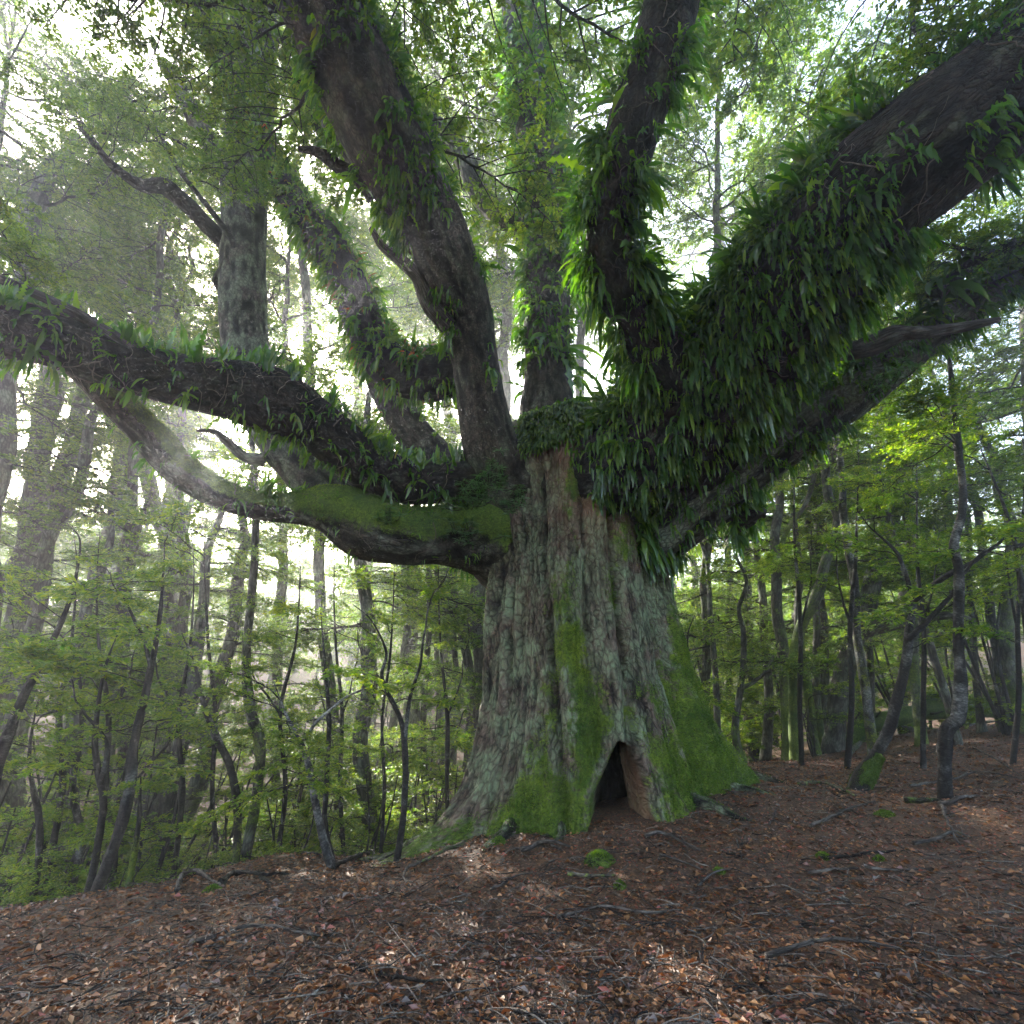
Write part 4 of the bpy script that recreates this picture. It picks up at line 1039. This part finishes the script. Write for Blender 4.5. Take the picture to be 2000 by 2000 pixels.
sapling('tall black sapling curving up through the left thicket', [(175, 1695, 9, 6.6), (215, 1590, 9, 6.7), (240, 1500, 8.5, 6.9), (252, 1400, 8, 7.1), (278, 1290, 7, 7.4), (300, 1180, 6, 7.7), (308, 1090, 5, 8), (312, 1020, 4, 8.3)], 12, .9, tr=(.4, 1), forks=[[(285, 1260, 4, 7.4), (262, 1180, 4, 7.5), (240, 1130, 3, 7.6), (200, 1080, 2.5, 7.7)]])
sapling('thin sapling with a sinuous stem beside the gully', [(452, 1612, 7, 8.6), (445, 1540, 7, 8.7), (432, 1450, 7, 8.8), (405, 1390, 7, 8.9), (385, 1330, 6.5, 9), (370, 1260, 5.5, 9.2), (345, 1195, 4.5, 9.4)], 6, .7, moss=.5)
sapling('white-speckled sapling leaning left in front of the mound', [(632, 1678, 8, 6.9), (622, 1620, 8, 6.9), (600, 1530, 7, 7), (578, 1420, 6, 7.1), (545, 1350, 5, 7.2), (520, 1290, 4, 7.3)], 7, .7, mat=M_PALE, forks=[[(570, 1400, 4, 7.1), (610, 1350, 4, 7.1), (680, 1300, 3.5, 7.2), (720, 1260, 3, 7.3)]], kind=UNDER)
sapling('straight thin sapling crossing the white-speckled one', [(632, 1670, 5, 7.2), (612, 1560, 5, 7.3), (614, 1470, 5, 7.4), (620, 1360, 4.5, 7.5), (612, 1240, 4, 7.6), (606, 1150, 3, 7.8)], 7, .65, tr=(.35, 1))
sapling('Y-forked sapling in front of the left root of the giant', [(744, 1655, 7, 6.6), (752, 1590, 6.5, 6.6), (762, 1490, 6, 6.7), (762, 1400, 6, 6.8), (752, 1350, 5, 6.9), (720, 1280, 4.5, 7), (728, 1230, 4, 7.1), (700, 1170, 4, 7.1), (665, 1140, 3.5, 7.2)], 6, .65, forks=[[(763, 1400, 5, 6.8), (778, 1300, 4, 6.9), (800, 1220, 3.5, 7), (820, 1130, 3, 7.2), (838, 1080, 2.5, 7.3)]])
sapling('short mossy-green pole at the lower left', [(240, 1690, 6, 7.4), (250, 1640, 6, 7.5), (262, 1560, 5, 7.6), (268, 1460, 4, 7.8)], 4, .6, moss=1.2)
sapling('bare twiggy sapling between the pole tree and the gully', [(150, 1600, 7, 8.5), (135, 1480, 6, 8.6), (148, 1370, 5, 8.8), (140, 1250, 4.5, 9), (100, 1180, 4, 9.2)], 9, .8, tr=(.3, 1), kind=UNDER)
sapling('slim sapling in front of the dark thicket at the left edge', [(60, 1690, 6, 7.8), (70, 1560, 6, 7.9), (55, 1430, 5, 8), (80, 1300, 4, 8.2)], 9, .8, tr=(.2, 1), kind=UNDER)
sapling('double-crooked sapling with a bright mossy foot on the right', [(1615, 1492, 16, 8.0), (1632, 1462, 14, 8.0), (1655, 1430, 10, 8.0), (1684, 1370, 10, 8.0), (1705, 1270, 9, 8.0), (1712, 1230, 8.5, 8.0), (1716, 1180, 7, 8.1), (1722, 1140, 6, 8.2), (1700, 1060, 5.5, 8.3), (1680, 1030, 5, 8.4), (1640, 995, 4, 8.5), (1610, 960, 3.5, 8.6)], 5, .8, moss=0.0,
        forks=[[(1722, 1135, 6, 8.2), (1770, 1100, 6, 8.1), (1830, 1060, 5.5, 8), (1880, 1030, 5, 7.9), (1935, 990, 4.5, 7.8), (2000, 950, 4, 7.7)], [(1714, 1205, 6, 8.0), (1765, 1160, 5.5, 7.9), (1815, 1090, 5, 7.8), (1865, 1045, 4.5, 7.7), (1935, 1023, 4, 7.6)]])
sapling('white-striped sapling bent like a knee on the right slope', [(1768, 1470, 11, 7.2), (1783, 1390, 10.5, 7.2), (1805, 1352, 10, 7.2), (1808, 1280, 9, 7.3), (1803, 1200, 8.5, 7.4), (1801, 1080, 8, 7.5), (1790, 1030, 8, 7.6), (1805, 970, 7, 7.7), (1808, 900, 6.5, 7.9), (1796, 760, 7, 8.2), (1790, 640, 6, 8.6), (1785, 520, 4, 9)], 8, .8, mat=M_STRIPE, tr=(.55, 1), kind=UNDER)
sapling('thin arching sapling stem near the right edge', [(1960, 1500, 7, 7.5), (1950, 1300, 6, 7.7), (1930, 1120, 5.5, 8), (1900, 980, 5, 8.4), (1850, 850, 4, 9)], 6, .8, tr=(.4, 1), kind=UNDER)
sapling('leafy sapling whose twigs hang in at the lower right edge', [(2080, 1450, 8, 6.5), (2040, 1250, 7, 6.7), (1990, 1080, 6, 6.9), (1950, 950, 5, 7.2), (1930, 820, 4, 7.6)], 6, .7, tr=(.3, 1))
ST = [('wiry dark stem just right of the leaning left-edge sapling', 95, 12, 40, 8.8), ('wiry stem between the two tall black saplings of the left thicket', 215, 11, -25, 9.4),
      ('slender stem in front of the light green gully shrub', 330, 10, 30, 9.0), ('hair-thin stem left of the tall pole tree', 410, 9, -20, 9.8),
      ('slim stem just right of the tall pole tree', 520, 9, 35, 10.2), ('thin stem close left of the straight brown trunk', 650, 8, -15, 10.8),
      ('thin stem between the brown trunk and the Y-forked sapling', 715, 7, 22, 9.2), ('thin dark stem left of the stout misty trunk by the giant', 850, 8, -18, 11.0),
      ('wiry stem right of the nearest mossy trunk', 1515, 9, -12, 11.5), ('thin stem between the snaking trunk and the crooked sapling', 1600, 10, 16, 10.8),
      ('thin dark stem left of the striped sapling', 1745, 9, -14, 10.0), ('wiry stem near the right edge behind the arching sapling', 1915, 9, 12, 9.6)]
for lab, x, rr_, lean, d_ in ST:
    y0 = 1640 if x < 900 else 1470
    sapling(lab, [(x, y0, rr_ * .55, d_), (x + lean * .5, y0 - 150, rr_ * .5, d_ + .1), (x + lean * .3, y0 - 290, rr_ * .44, d_ + .3), (x + lean, y0 - 420, rr_ * .36, d_ + .6), (x + lean * 1.3, y0 - 560, rr_ * .26, d_ + 1.0), (x + lean * 1.1, y0 - 650, rr_ * .15, d_ + 1.3)], 6, .8, tr=(.35, 1), kind=UNDER,
            forks=[[(x + lean * .3, y0 - 290, rr_ * .3, d_ + .3), (x - lean * 1.2, y0 - 370, rr_ * .25, d_ + .4), (x - lean * 1.8, y0 - 470, rr_ * .15, d_ + .6)]])
sapling('thin stem against the right foot of the giant', [(1300, 1350, 4, 11.5), (1303, 1270, 4, 11.6), (1298, 1200, 3, 11.8), (1310, 1160, 3, 12)], 4, .8)

# mossy foot of the crooked sapling
def moss_sleeve():
    for o in bpy.data.objects:
        if o.get('label', '').startswith('double-crooked'):
            mb = MB()
            C, r = limb_pts([(1612, 1496, 15, 8.0), (1630, 1466, 14, 8.0), (1648, 1442, 11, 8.0), (1660, 1425, 8, 8.0)])
            CR = spline(np.c_[C, r], 50)
            V, D = tube(mb, CR[:, :3] - np.array(o.location), CR[:, 3], 40, .5, 77, 0, .8, fine=12)
            moss_fuzz(mb, V.reshape(-1, 3), D.reshape(-1, 3), 9000, .0165, 1)
            mb.build('moss_sleeve', [M_FOREST, M_MOSS], o)
            return
moss_sleeve()

# ------------------------------------------------------------------ shrubs of the understorey
def shrub(x, y, h, n, label, kind=None, size=1.0, stems=3):
    z = float(gz(x, y))
    N_TREE[0] += 1
    rg = np.random.default_rng(3000 + N_TREE[0])
    root = empty('understorey_shrub', (x, y, z - .05))
    tag(root, label, 'shrub', 'leafy shrubs of the understorey')
    for k in range(stems):
        top = np.array([rg.normal(0, .35) * h * .5, rg.normal(0, .35) * h * .5, h * rg.uniform(.7, 1.05)])
        C = spline(np.array([[rg.normal(0, .1), rg.normal(0, .1), 0], top * .5 + rg.normal(0, .12, 3), top]), 20)
        mb = MB(); tube(mb, C, np.linspace(.022, .007, 20) * math.sqrt(h), 7, .1, k)
        mb.build('stem', M_DARK, root)
        boughs(root, C + np.array(root.location), max(2, n // stems), (.15, 1), size, kind or UNDER, 3100 + N_TREE[0] * 5 + k)

def WX(px, d): return (px - 1000) / 1000 * d
SH = [
    (170, 10.8, 4.4, 14, 1.0, 'tall airy bush reaching up between the left saplings'),
    (330, 10.6, 4.8, 14, 1.0, 'tall bush with whorled leaves below the mossy lower limb'),
    (90, 10.6, 5.4, 14, 1.1, 'tall bush under the dark left limb near the edge'),
    (450, 13.2, 5.6, 14, 1.1, 'slender tall bush behind the pole tree'),
    (590, 14.5, 5.5, 16, 1.2, 'bright tall bush framed by the mossy limb and the brown trunk'),
    (840, 15, 5.0, 26, 1.2, 'bright bush in front of the leaning Y-forked trunk'),
    (720, 16, 6.0, 26, 1.3, 'tall yellow-green bush behind the Y-forked sapling'),
    (1890, 16.5, 5.0, 18, 1.1, 'dark leafy bush behind the striped sapling'),
    (1985, 13.5, 6.0, 16, 1.1, 'tall leafy bush at the right edge of the picture'),
    (1780, 18.5, 6.5, 20, 1.2, 'tall dark bush between the crooked and striped saplings'),
    (1420, 17.5, 5.0, 18, 1.2, 'grey-green bush between the giant and the nearest mossy trunk'),
    (1560, 18.5, 5.0, 16, 1.2, 'bush behind the foot of the snaking trunk'),  # (column, axis distance, height, boughs, size, label)
    (20, 9.0, 3.2, 18, 1.0, 'dense dark shrub filling the left edge below the leaning sapling'),
    (60, 11.5, 4.2, 18, 1.1, 'tall leafy shrub behind the four left trunks'),
    (200, 10.5, 3.0, 16, 1.0, 'layered green shrub between the two black saplings'),
    (255, 13.0, 4.5, 18, 1.2, 'feathery shrub in the gully left of the leaning trunks'),
    (330, 11.0, 3.0, 12, .9, 'light green shrub on the near side of the gully'),
    (400, 13.5, 4.8, 18, 1.2, 'broad airy shrub under the elbow of the mossy lower limb'),
    (300, 17.0, 6.0, 20, 1.5, 'hazy high shrub beyond the gully on the left'),
    (520, 12.0, 3.6, 18, 1.0, 'sunlit yellow-green shrub right of the gully'),
    (570, 10.2, 2.0, 16, .8, 'low bright shrub behind the bare mound'),
    (620, 12.8, 3.4, 18, 1.0, 'glowing shrub left of the straight brown trunk'),
    (540, 17.5, 5.0, 20, 1.5, 'misty shrub behind the sunlit yellow-green one'),
    (730, 11.5, 2.6, 18, .9, 'bright leafy shrub right of the straight brown trunk'),
    (800, 13.5, 3.4, 18, 1.1, 'pale leafy shrub in front of the foggy pole trunks'),
    (860, 12.3, 2.4, 16, .9, 'silvery shrub beside the left roots of the giant'),
    (900, 16.0, 4.0, 18, 1.3, 'misty shrub between the pole trunks and the giant'),
    (660, 19.0, 5.0, 20, 1.6, 'pale shrub in the fog behind the brown trunk'),
    (780, 22.0, 5.0, 20, 1.7, 'whitened shrub deep in the fog left of the giant'),
    (445, 9.8, 1.3, 9, .6, 'small light green bush at the foot of the tall pole tree'),
    (290, 8.3, .9, 7, .5, 'small bright bush on the crest at the lower left'),
    (1330, 15.5, 3.6, 18, 1.2, 'blue-green shrub just beyond the right roots'),
    (1385, 18.5, 4.6, 18, 1.5, 'glittering shrub in the mist right of the giant'),
    (1450, 20.5, 5.5, 20, 1.7, 'tall grey-green shrub behind the mossy right-hand trunk'),
    (1535, 19.0, 5.0, 20, 1.6, 'dull green shrub behind the snaking trunk'),
    (1640, 21.0, 6.0, 20, 1.8, 'dark shrub behind the massive leaning trunk'),
    (1730, 19.0, 5.0, 20, 1.6, 'dark green shrub above the fallen log'),
    (1830, 21.0, 6.0, 20, 1.8, 'shadowy shrub at the top of the right slope'),
    (1930, 19.0, 5.0, 20, 1.6, 'gloomy shrub behind the mossy-footed trunk at the right edge'),
    (1990, 15.0, 4.0, 16, 1.3, 'shrub closing the right edge of the wood'),
    (1600, 14.5, 1.6, 9, .8, 'low dark bush at the foot of the massive leaning trunk'),
    (1300, 19.5, 6.0, 18, 1.6, 'misty tall shrub directly behind the right flank'),
    (1000, 22, 6.0, 20, 1.8, 'misty shrub hidden mostly behind the giant trunk'),
]
for px, d, h, n, sz, lab in SH:
    p = W(px, 1500, d)
    shrub(p[0], p[1], h, int(n * (.85 if px < 1250 else .6)), lab, size=sz, stems=4)

# leafy sprays of the giant itself, above the photo's top edge and at the corners
def giant_foliage():
    rg = np.random.default_rng(88)
    for key, n, s, t in (('up_left', 10, .9, (.8, 1)), ('upright_left', 5, 1.0, (.95, 1)), ('hook_left', 10, 1.0, (.6, 1)), ('middle', 8, .9, (.86, 1)), ('middle_fork', 7, .9, (.5, 1)), ('great_right', 10, .8, (.8, 1)), ('low_right', 12, .7, (.6, 1)), ('d9', 6, .5, (.7, 1)), ('low_left', 3, .6, (.9, 1)), ('d12', 4, .7, (.5, 1)), ('d6', 6, .7, (.3, 1))):
        boughs(giant, LIMBS[key][2][:, :3], n, t, s, BEECH, sum(map(ord, key)), part='leafy_or_shade_branch')
giant_foliage()
def shade_roof():  # unseen boughs hung overhead, added to shade the limbs
    rg = np.random.default_rng(123)
    for k in range(60):
        x, y = rg.uniform(-7, 13), rg.uniform(-7.5, 4.2)
        link('leafy_or_shade_branch', BEECH[k % 5], giant, (x, y, rg.uniform(11.5, 15.5) + max(0, y - 2) * .8), (rg.normal(0, .2), rg.normal(0, .2), rg.uniform(0, 6.28)), rg.uniform(1.3, 2.0))
shade_roof()

# the far wood: nobody could count it
def far_wood():
    mb = MB(); rg = np.random.default_rng(5)
    for k in range(230):
        x = rg.uniform(-62, 62); y = 26 + 60 * rg.random() ** 1.3
        if abs(x) > y * 1.15: continue
        z = float(gz(x, y)); h = rg.uniform(9, 17)
        C = np.array([[x, y, z - .3], [x + rg.normal(0, .4), y, z + h * .5], [x + rg.normal(0, 1), y, z + h]])
        r = rg.uniform(.12, .4)
        tube(mb, spline(C, 14), np.linspace(r, r * .4, 14), 7, .1, k, mat=1, moss=.3)
        n = 3200
        u = unit(rg.normal(0, 1, (26, 3))) * rg.uniform(.3, 1, (26, 1)) * np.array([3.4, 3.4, h * .42]) + np.array([x, y, z + h * .62])
        c = u[rg.integers(0, 26, n)] + rg.normal(0, 1, (n, 3)) * np.array([.9, .9, .35])
        c = c[c[:, 2] > z + .3]; n = len(c)
        Lf = rg.uniform(.14, .28, n) * (1 + max(0, y - 40) * .012)
        add_leaves(mb, c, rg.normal(0, 1, (n, 3)) * [1, 1, .4], np.array([0, 0, 1.0]) + rg.normal(0, .5, (n, 3)), Lf, Lf * .5, rg.random(n))
    tag(mb.build('far_wood', [M_BEECH, M_FOREST]), 'far-off wood fading into white mist behind all the trees', 'wood', kind='stuff')
far_wood()

# ------------------------------------------------------------------ the fallen log on the right and sticks on the ground
def on_ground(px, py):
    lo = None
    for d in np.geomspace(2, 60, 400):
        p = W(px, py, d)
        if p[2] < float(gz(p[0], p[1])): break
    return p

def ground_stick(label, pts, r, mat=M_STICK, name='fallen_branch', lift=.02, sub=(), moss=0.0, cat='fallen branch', group='fallen branches on the litter'):
    root_p = on_ground(*pts[0])
    P = np.array([on_ground(*q) for q in pts])
    P[:, 2] += r * .7 + lift
    for k in range(1, len(P) - 1): P[k, 2] += r * .8
    mb = MB()
    n = max(12, int(np.linalg.norm(np.diff(P, axis=0), axis=1).sum() / .03))
    CR = spline(P, n)
    CR += np.stack([fbm(np.stack([np.linspace(0, n * .25, n), np.full(n, px_ * 1.7), np.full(n, P[0, 0])], 1), 2, px_) for px_ in range(3)], 1) * r * .8
    rr = r * (1 - .6 * np.linspace(0, 1, n)) * (1 + .2 * fbm(np.stack([np.linspace(0, n * .5, n), np.full(n, P[0, 1]), np.zeros(n)], 1), 2, 2))
    tube(mb, CR - P[0], rr, 9, .15, int(pts[0][0]), 0, moss or None, fine=16, knob=.3)
    for q in sub:
        Q = np.array([on_ground(*a) for a in q]); Q[:, 2] += r * .6 + lift
        tube(mb, spline(Q, 16) - P[0], np.linspace(r * .6, r * .2, 16), 6, .1, 3, 0)
    o = mb.build(name, mat)
    o.location = [float(a) for a in P[0]]
    return tag(o, label, cat, group)

STK = [
    ('pale root-like branch curving over the crest at the lower left', [(427, 1677), (377, 1703), (312, 1714)], .03),
    ('dark forked branch lying below the mound', [(431, 1732), (460, 1716), (507, 1721), (560, 1714)], .035),
    ('arched grey branch at the bottom left', [(344, 1746), (358, 1718), (384, 1712), (427, 1736)], .03),
    ('thin branch running down from the mound towards the speckled sapling', [(565, 1663), (600, 1672), (623, 1677), (638, 1696)], .02),
    ('dark branch left of the Y-forked sapling', [(650, 1699), (700, 1680), (737, 1669), (770, 1674)], .028),
    ('pale hooked branch right of the Y-forked sapling', [(840, 1679), (795, 1706), (789, 1722), (799, 1737)], .018),
    ('mossy branch along the left root', [(912, 1650), (860, 1676), (815, 1694)], .028),
    ('grey branch in front of the trunk left of the hollow', [(1020, 1668), (1050, 1660), (1077, 1657), (1112, 1661)], .03),
    ('bowed grey branch below the hollow on the right', [(1262, 1640), (1295, 1636), (1338, 1656), (1368, 1668)], .022),
    ('short dark stick against the right root', [(1423, 1514), (1452, 1530)], .03),
    ('branch lying left of the mossy-footed sapling', [(1560, 1536), (1604, 1536), (1626, 1542), (1675, 1560)], .03),
    ('long twisted grey branch in the middle of the right foreground', [(1583, 1620), (1626, 1603), (1662, 1587), (1712, 1570)], .022),
    ('whitish bent branch on the right', [(1838, 1578), (1876, 1569), (1915, 1560)], .03),
    ('whitish branch running towards the viewer on the right', [(1841, 1580), (1852, 1612), (1876, 1656)], .024),
    ('pale broken branch crossing the whitish one', [(1785, 1654), (1836, 1646), (1865, 1634), (1900, 1642)], .022),
    ('long thin arching branch below the striped sapling', [(1780, 1540), (1865, 1527), (1916, 1514), (2040, 1533)], .022),
    ('thin slanting branch at the right edge', [(1900, 1462), (1950, 1490), (2020, 1535)], .02),
    ('dark stick lying level in the right foreground', [(1600, 1683), (1680, 1678), (1750, 1668)], .018),
    ('curved thin stick at the lower centre right', [(1365, 1738), (1395, 1714), (1432, 1702)], .014),
    ('thin stick left of the curved one', [(1290, 1676), (1336, 1692), (1375, 1706)], .014),
    ('short slanting twig standing out in front of the right root', [(1503, 1615), (1520, 1580)], .012),
    ('short upright-looking twig in the centre foreground', [(1440, 1646), (1450, 1684)], .010),
    ('mossy log end at the foot of the massive leaning trunk', [(1660, 1478), (1690, 1452), (1730, 1440)], .07),
    ('low dark branch across the top of the right slope', [(1890, 1420), (1950, 1412), (2020, 1414)], .035),
    ('dark rotten branch right of the mossy-footed sapling', [(1770, 1572), (1800, 1574), (1838, 1572)], .04),
    ('slim grey branch at the bottom edge left of centre', [(960, 1745), (1010, 1720), (1040, 1712)], .016),
    ('reddish strip of bark lying in the foreground right of centre', [(1580, 1712), (1630, 1706), (1680, 1704)], .016),
    ('thin branch along the bottom right of centre', [(1690, 1700), (1740, 1708), (1830, 1704)], .014),
    ('thick short stick below the mossy stump', [(1110, 1715), (1160, 1722), (1200, 1718)], .022),
    ('twiggy grey branch at the centre bottom', [(1090, 1800), (1180, 1782), (1260, 1795), (1330, 1786)], .016),
    ('curved brown branch nearest the viewer on the left', [(380, 1850), (500, 1820), (620, 1836)], .018),
    ('forked pale branch nearest the viewer on the right', [(1500, 1880), (1620, 1850), (1760, 1862)], .018),
    ('dark stick in the near left foreground', [(700, 1900), (800, 1930), (900, 1925)], .014),
]
for lab, pts, r in STK:
    sub = ()
    if len(pts) > 3: sub = [[pts[1], ((pts[1][0] + pts[2][0]) / 2 + 4, (pts[1][1] + pts[2][1]) / 2 - 12)], [pts[2], (pts[2][0] + 22, pts[2][1] + 12)]]
    ground_stick(lab, pts, r, mat=(M_ROOTY if 'dark' in lab else M_STICK), sub=sub, moss=.42 if 'mossy' in lab else 0.0)

def fallen_log():
    rows = [(1560, 1440, 14, 17.0), (1600, 1392, 16, 17.2), (1660, 1362, 15, 17.5), (1730, 1335, 15, 18), (1800, 1300, 17, 18.5), (1850, 1288, 14, 19), (1900, 1290, 10, 19.5)]
    C, r = limb_pts(rows)
    root = empty('fallen_log', C[0]); tag(root, 'dark mossy fallen log lying up the right slope behind the saplings', 'log')
    CR = spline(np.c_[C, r], 90)
    for k in range(len(CR)): CR[k, 2] = min(CR[k, 2], float(gz(CR[k, 0], CR[k, 1])) + CR[k, 3] * 2.2)
    mb = MB(); tube(mb, CR[:, :3] - C[0], CR[:, 3], 24, .3, 12, 0, .7, knob=.3)
    mb.build('log', M_ROOTY, root)
    rg = np.random.default_rng(4)
    for k in range(6):
        i = rg.integers(10, 80); a = CR[i, :3]
        b = a + np.array([rg.normal(0, .5), -.3, rg.uniform(-.2, .9)])
        m2 = MB(); tube(m2, spline(np.array([a, (a + b) / 2 + rg.normal(0, .12, 3), b]), 12) - C[0], np.linspace(.06, .02, 12), 8, .2, k)
        m2.build('branch_stub', M_ROOTY, root)
fallen_log()

def moss_cushion(px, py, r, h, label, name='moss_cushion'):
    c = on_ground(px, py)
    mb = MB(); nr, ns = 26, 48
    ph = np.linspace(0, math.pi * .62, nr)[:, None]; th = np.linspace(0, 2 * math.pi, ns, endpoint=False)[None]
    D = np.stack(np.broadcast_arrays(np.sin(ph) * np.cos(th), np.sin(ph) * np.sin(th), np.cos(ph) + 0 * th), -1)
    k = 1 + .32 * fbm(D * 1.6 + px, 3, 4) + .14 * fbm(D * 7 + px, 3, 6)
    V = D * k[..., None] * np.array([r, r * .9, h])
    mb.add(V.reshape(-1, 3), grid_faces(nr, ns), bark=(D * r * 3).reshape(-1, 3), moss=np.clip(.5 + .6 * fbm(D * 3, 3, 9), 0, .9).ravel())
    moss_fuzz(mb, V.reshape(-1, 3), D.reshape(-1, 3), int(2600 * (r / .1) ** 1.3), .014, 1)
    o = mb.build(name, [M_FOREST, M_MOSS]); o.location = [float(a) for a in c]
    tag(o, label, 'moss', 'moss cushions on the litter')
moss_cushion(1172, 1684, .15, .10, 'moss-covered stump in the foreground below the hollow', 'mossy_stump')
moss_cushion(1211, 1735, .06, .05, 'small yellow-green moss ball below the mossy stump')
moss_cushion(975, 1648, .08, .06, 'moss tuft in front of the left roots')
moss_cushion(1727, 1593, .10, .05, 'bright yellow moss patch right of the crooked sapling')
moss_cushion(1608, 1675, .06, .04, 'small moss tuft in the right foreground')
moss_cushion(1718, 1682, .05, .04, 'smallest moss tuft in the right foreground')
moss_cushion(1405, 1708, .06, .05, 'moss tuft at the lower centre right')
moss_cushion(415, 1742, .09, .05, 'moss patch by the arched branch at the lower left')

# ------------------------------------------------------------------ litter: leaves, twigs, chips
M_LITTER = leaf_mat('fallen_leaf', G((0, (.03, .014, .008)), (.3, (.10, .042, .018)), (.55, (.21, .088, .030)), (.78, (.32, .17, .07)), (.86, (.15, .13, .12)), (.93, (.36, .05, .012)), (1, (.50, .05, .015))), trans=.12, rough=.55, spec=.5, tint=(1, .7, .4))
def litter():
    rg = np.random.default_rng(17)
    mb = MB()
    n = 90000
    rr = np.exp(rg.uniform(math.log(2.2), math.log(24), n)); az = rg.uniform(-1.05, 1.05, n)
    x, y = rr * np.sin(az), rr * np.cos(az)
    keep = (np.hypot(x - TX, y - TY) > 1.75)
    x, y = x[keep], y[keep]; n = len(x)
    z = gz(x, y)
    P = np.stack([x, y, z + rg.uniform(.0, .022, n)], 1)
    a = rg.uniform(0, 6.283, n)
    D = np.stack([np.cos(a), np.sin(a), rg.normal(.08, .25, n)], 1)
    L = rg.gamma(2.6, .012, n) + .010
    dist = np.hypot(x, y)
    L *= 1 + np.clip(dist - 6, 0, 12) * .10
    q = np.stack([x, y, x * 0], 1)
    redz = fbm(q * .55, 3, 61)
    rnd = np.clip(rg.beta(1.6, 2.0, n) * .86, 0, .88)
    pr = np.clip((redz + .02) * .6, 0.02, .3) * np.clip(.55 + .05 * (np.abs(x - 1.0) - .5) ** 2, .3, 1.3)
    rnd = np.where(rg.random(n) < pr, rg.uniform(.92, 1, n), rnd)
    big = rnd > .9
    L[big] *= 1.15
    L = np.minimum(L, .085)
    add_leaves(mb, P, D, np.array([0, 0, 1.0]) + rg.normal(0, .45, (n, 3)), L, L * rg.uniform(.3, .6, n), rnd, fold=.3, curl=.2)
    tag(mb.build('leaf_litter', M_LITTER), 'brown and red fallen leaves strewn over the forest floor', 'leaf litter', kind='stuff')
    mb = MB()
    n = 15000
    rr = np.exp(rg.uniform(math.log(2.2), math.log(20), n)); az = rg.uniform(-1.0, 1.0, n)
    x, y = rr * np.sin(az), rr * np.cos(az)
    keep = (np.hypot(x - TX, y - TY) > 2.0); x, y = x[keep], y[keep]; n = len(x)
    z0 = gz(x, y)
    a = rg.uniform(0, 6.283, n); L = rg.gamma(2.2, .06, n) + .05
    dx, dy = np.cos(a), np.sin(a)
    K = 6; ang = np.linspace(0, 2 * math.pi, 4, endpoint=False)
    rows = []
    bend = rg.normal(0, .25, n)
    r0 = rg.uniform(.0018, .006, n) * (1 + rr[keep] * .04)
    lift = rg.uniform(.004, .03, n)
    for k in range(K):
        t = k / (K - 1)
        off = bend * L * (t - t * t) * 1.6
        px_ = x + dx * L * t - dy * off; py_ = y + dy * L * t + dx * off
        pz = z0 + lift + .02 * np.sin(t * 3 + a * 5) + L * .12 * t * np.sin(a * 9)
        for q_ in ang:
            r = r0 * (1 - .6 * t)
            rows.append(np.stack([px_ - dy * math.cos(q_) * r, py_ + dx * math.cos(q_) * r, pz + math.sin(q_) * r], 1))
    V = np.stack(rows, 1).reshape(-1, 3)
    f = grid_faces(K, 4)
    Q = (np.arange(n)[:, None, None] * K * 4 + f[None]).reshape(-1, 4)
    mb.add(V, Q, rnd=np.repeat(rg.random(n), K * 4), bark=V)
    tag(mb.build('twig_litter', M_STICK), 'thin grey twigs scattered over the fallen leaves', 'twigs', kind='stuff')
litter()

# ------------------------------------------------------------------ the mist
def haze():
    mb = MB()
    lo, hi = np.array([-104, -64, -12.0]), np.array([104, 114, 44.0])
    v = np.array([[x, y, z] for x in (lo[0], hi[0]) for y in (lo[1], hi[1]) for z in (lo[2], hi[2])])
    mb.add(v, [[0, 1, 3, 2], [4, 6, 7, 5], [0, 4, 5, 1], [2, 3, 7, 6], [0, 2, 6, 4], [1, 5, 7, 3]])
    m, nt, out = mat_new('mist')
    pv = nd(nt, 'ShaderNodeVolumePrincipled')
    pv.inputs['Color'].default_value = (.93, .96, 1.0, 1)
    pv.inputs['Density'].default_value = 0.0038
    pv.inputs['Anisotropy'].default_value = 0.74
    nt.links.new(pv.outputs[0], out.inputs['Volume'])
    o = mb.build('haze', m)
    tag(o, 'white morning mist filling the wood', 'mist', kind='stuff')
    for p in o.data.polygons: p.use_smooth = False
haze()
zz = max((o.matrix_world.translation.z for o in bpy.data.objects), default=0)
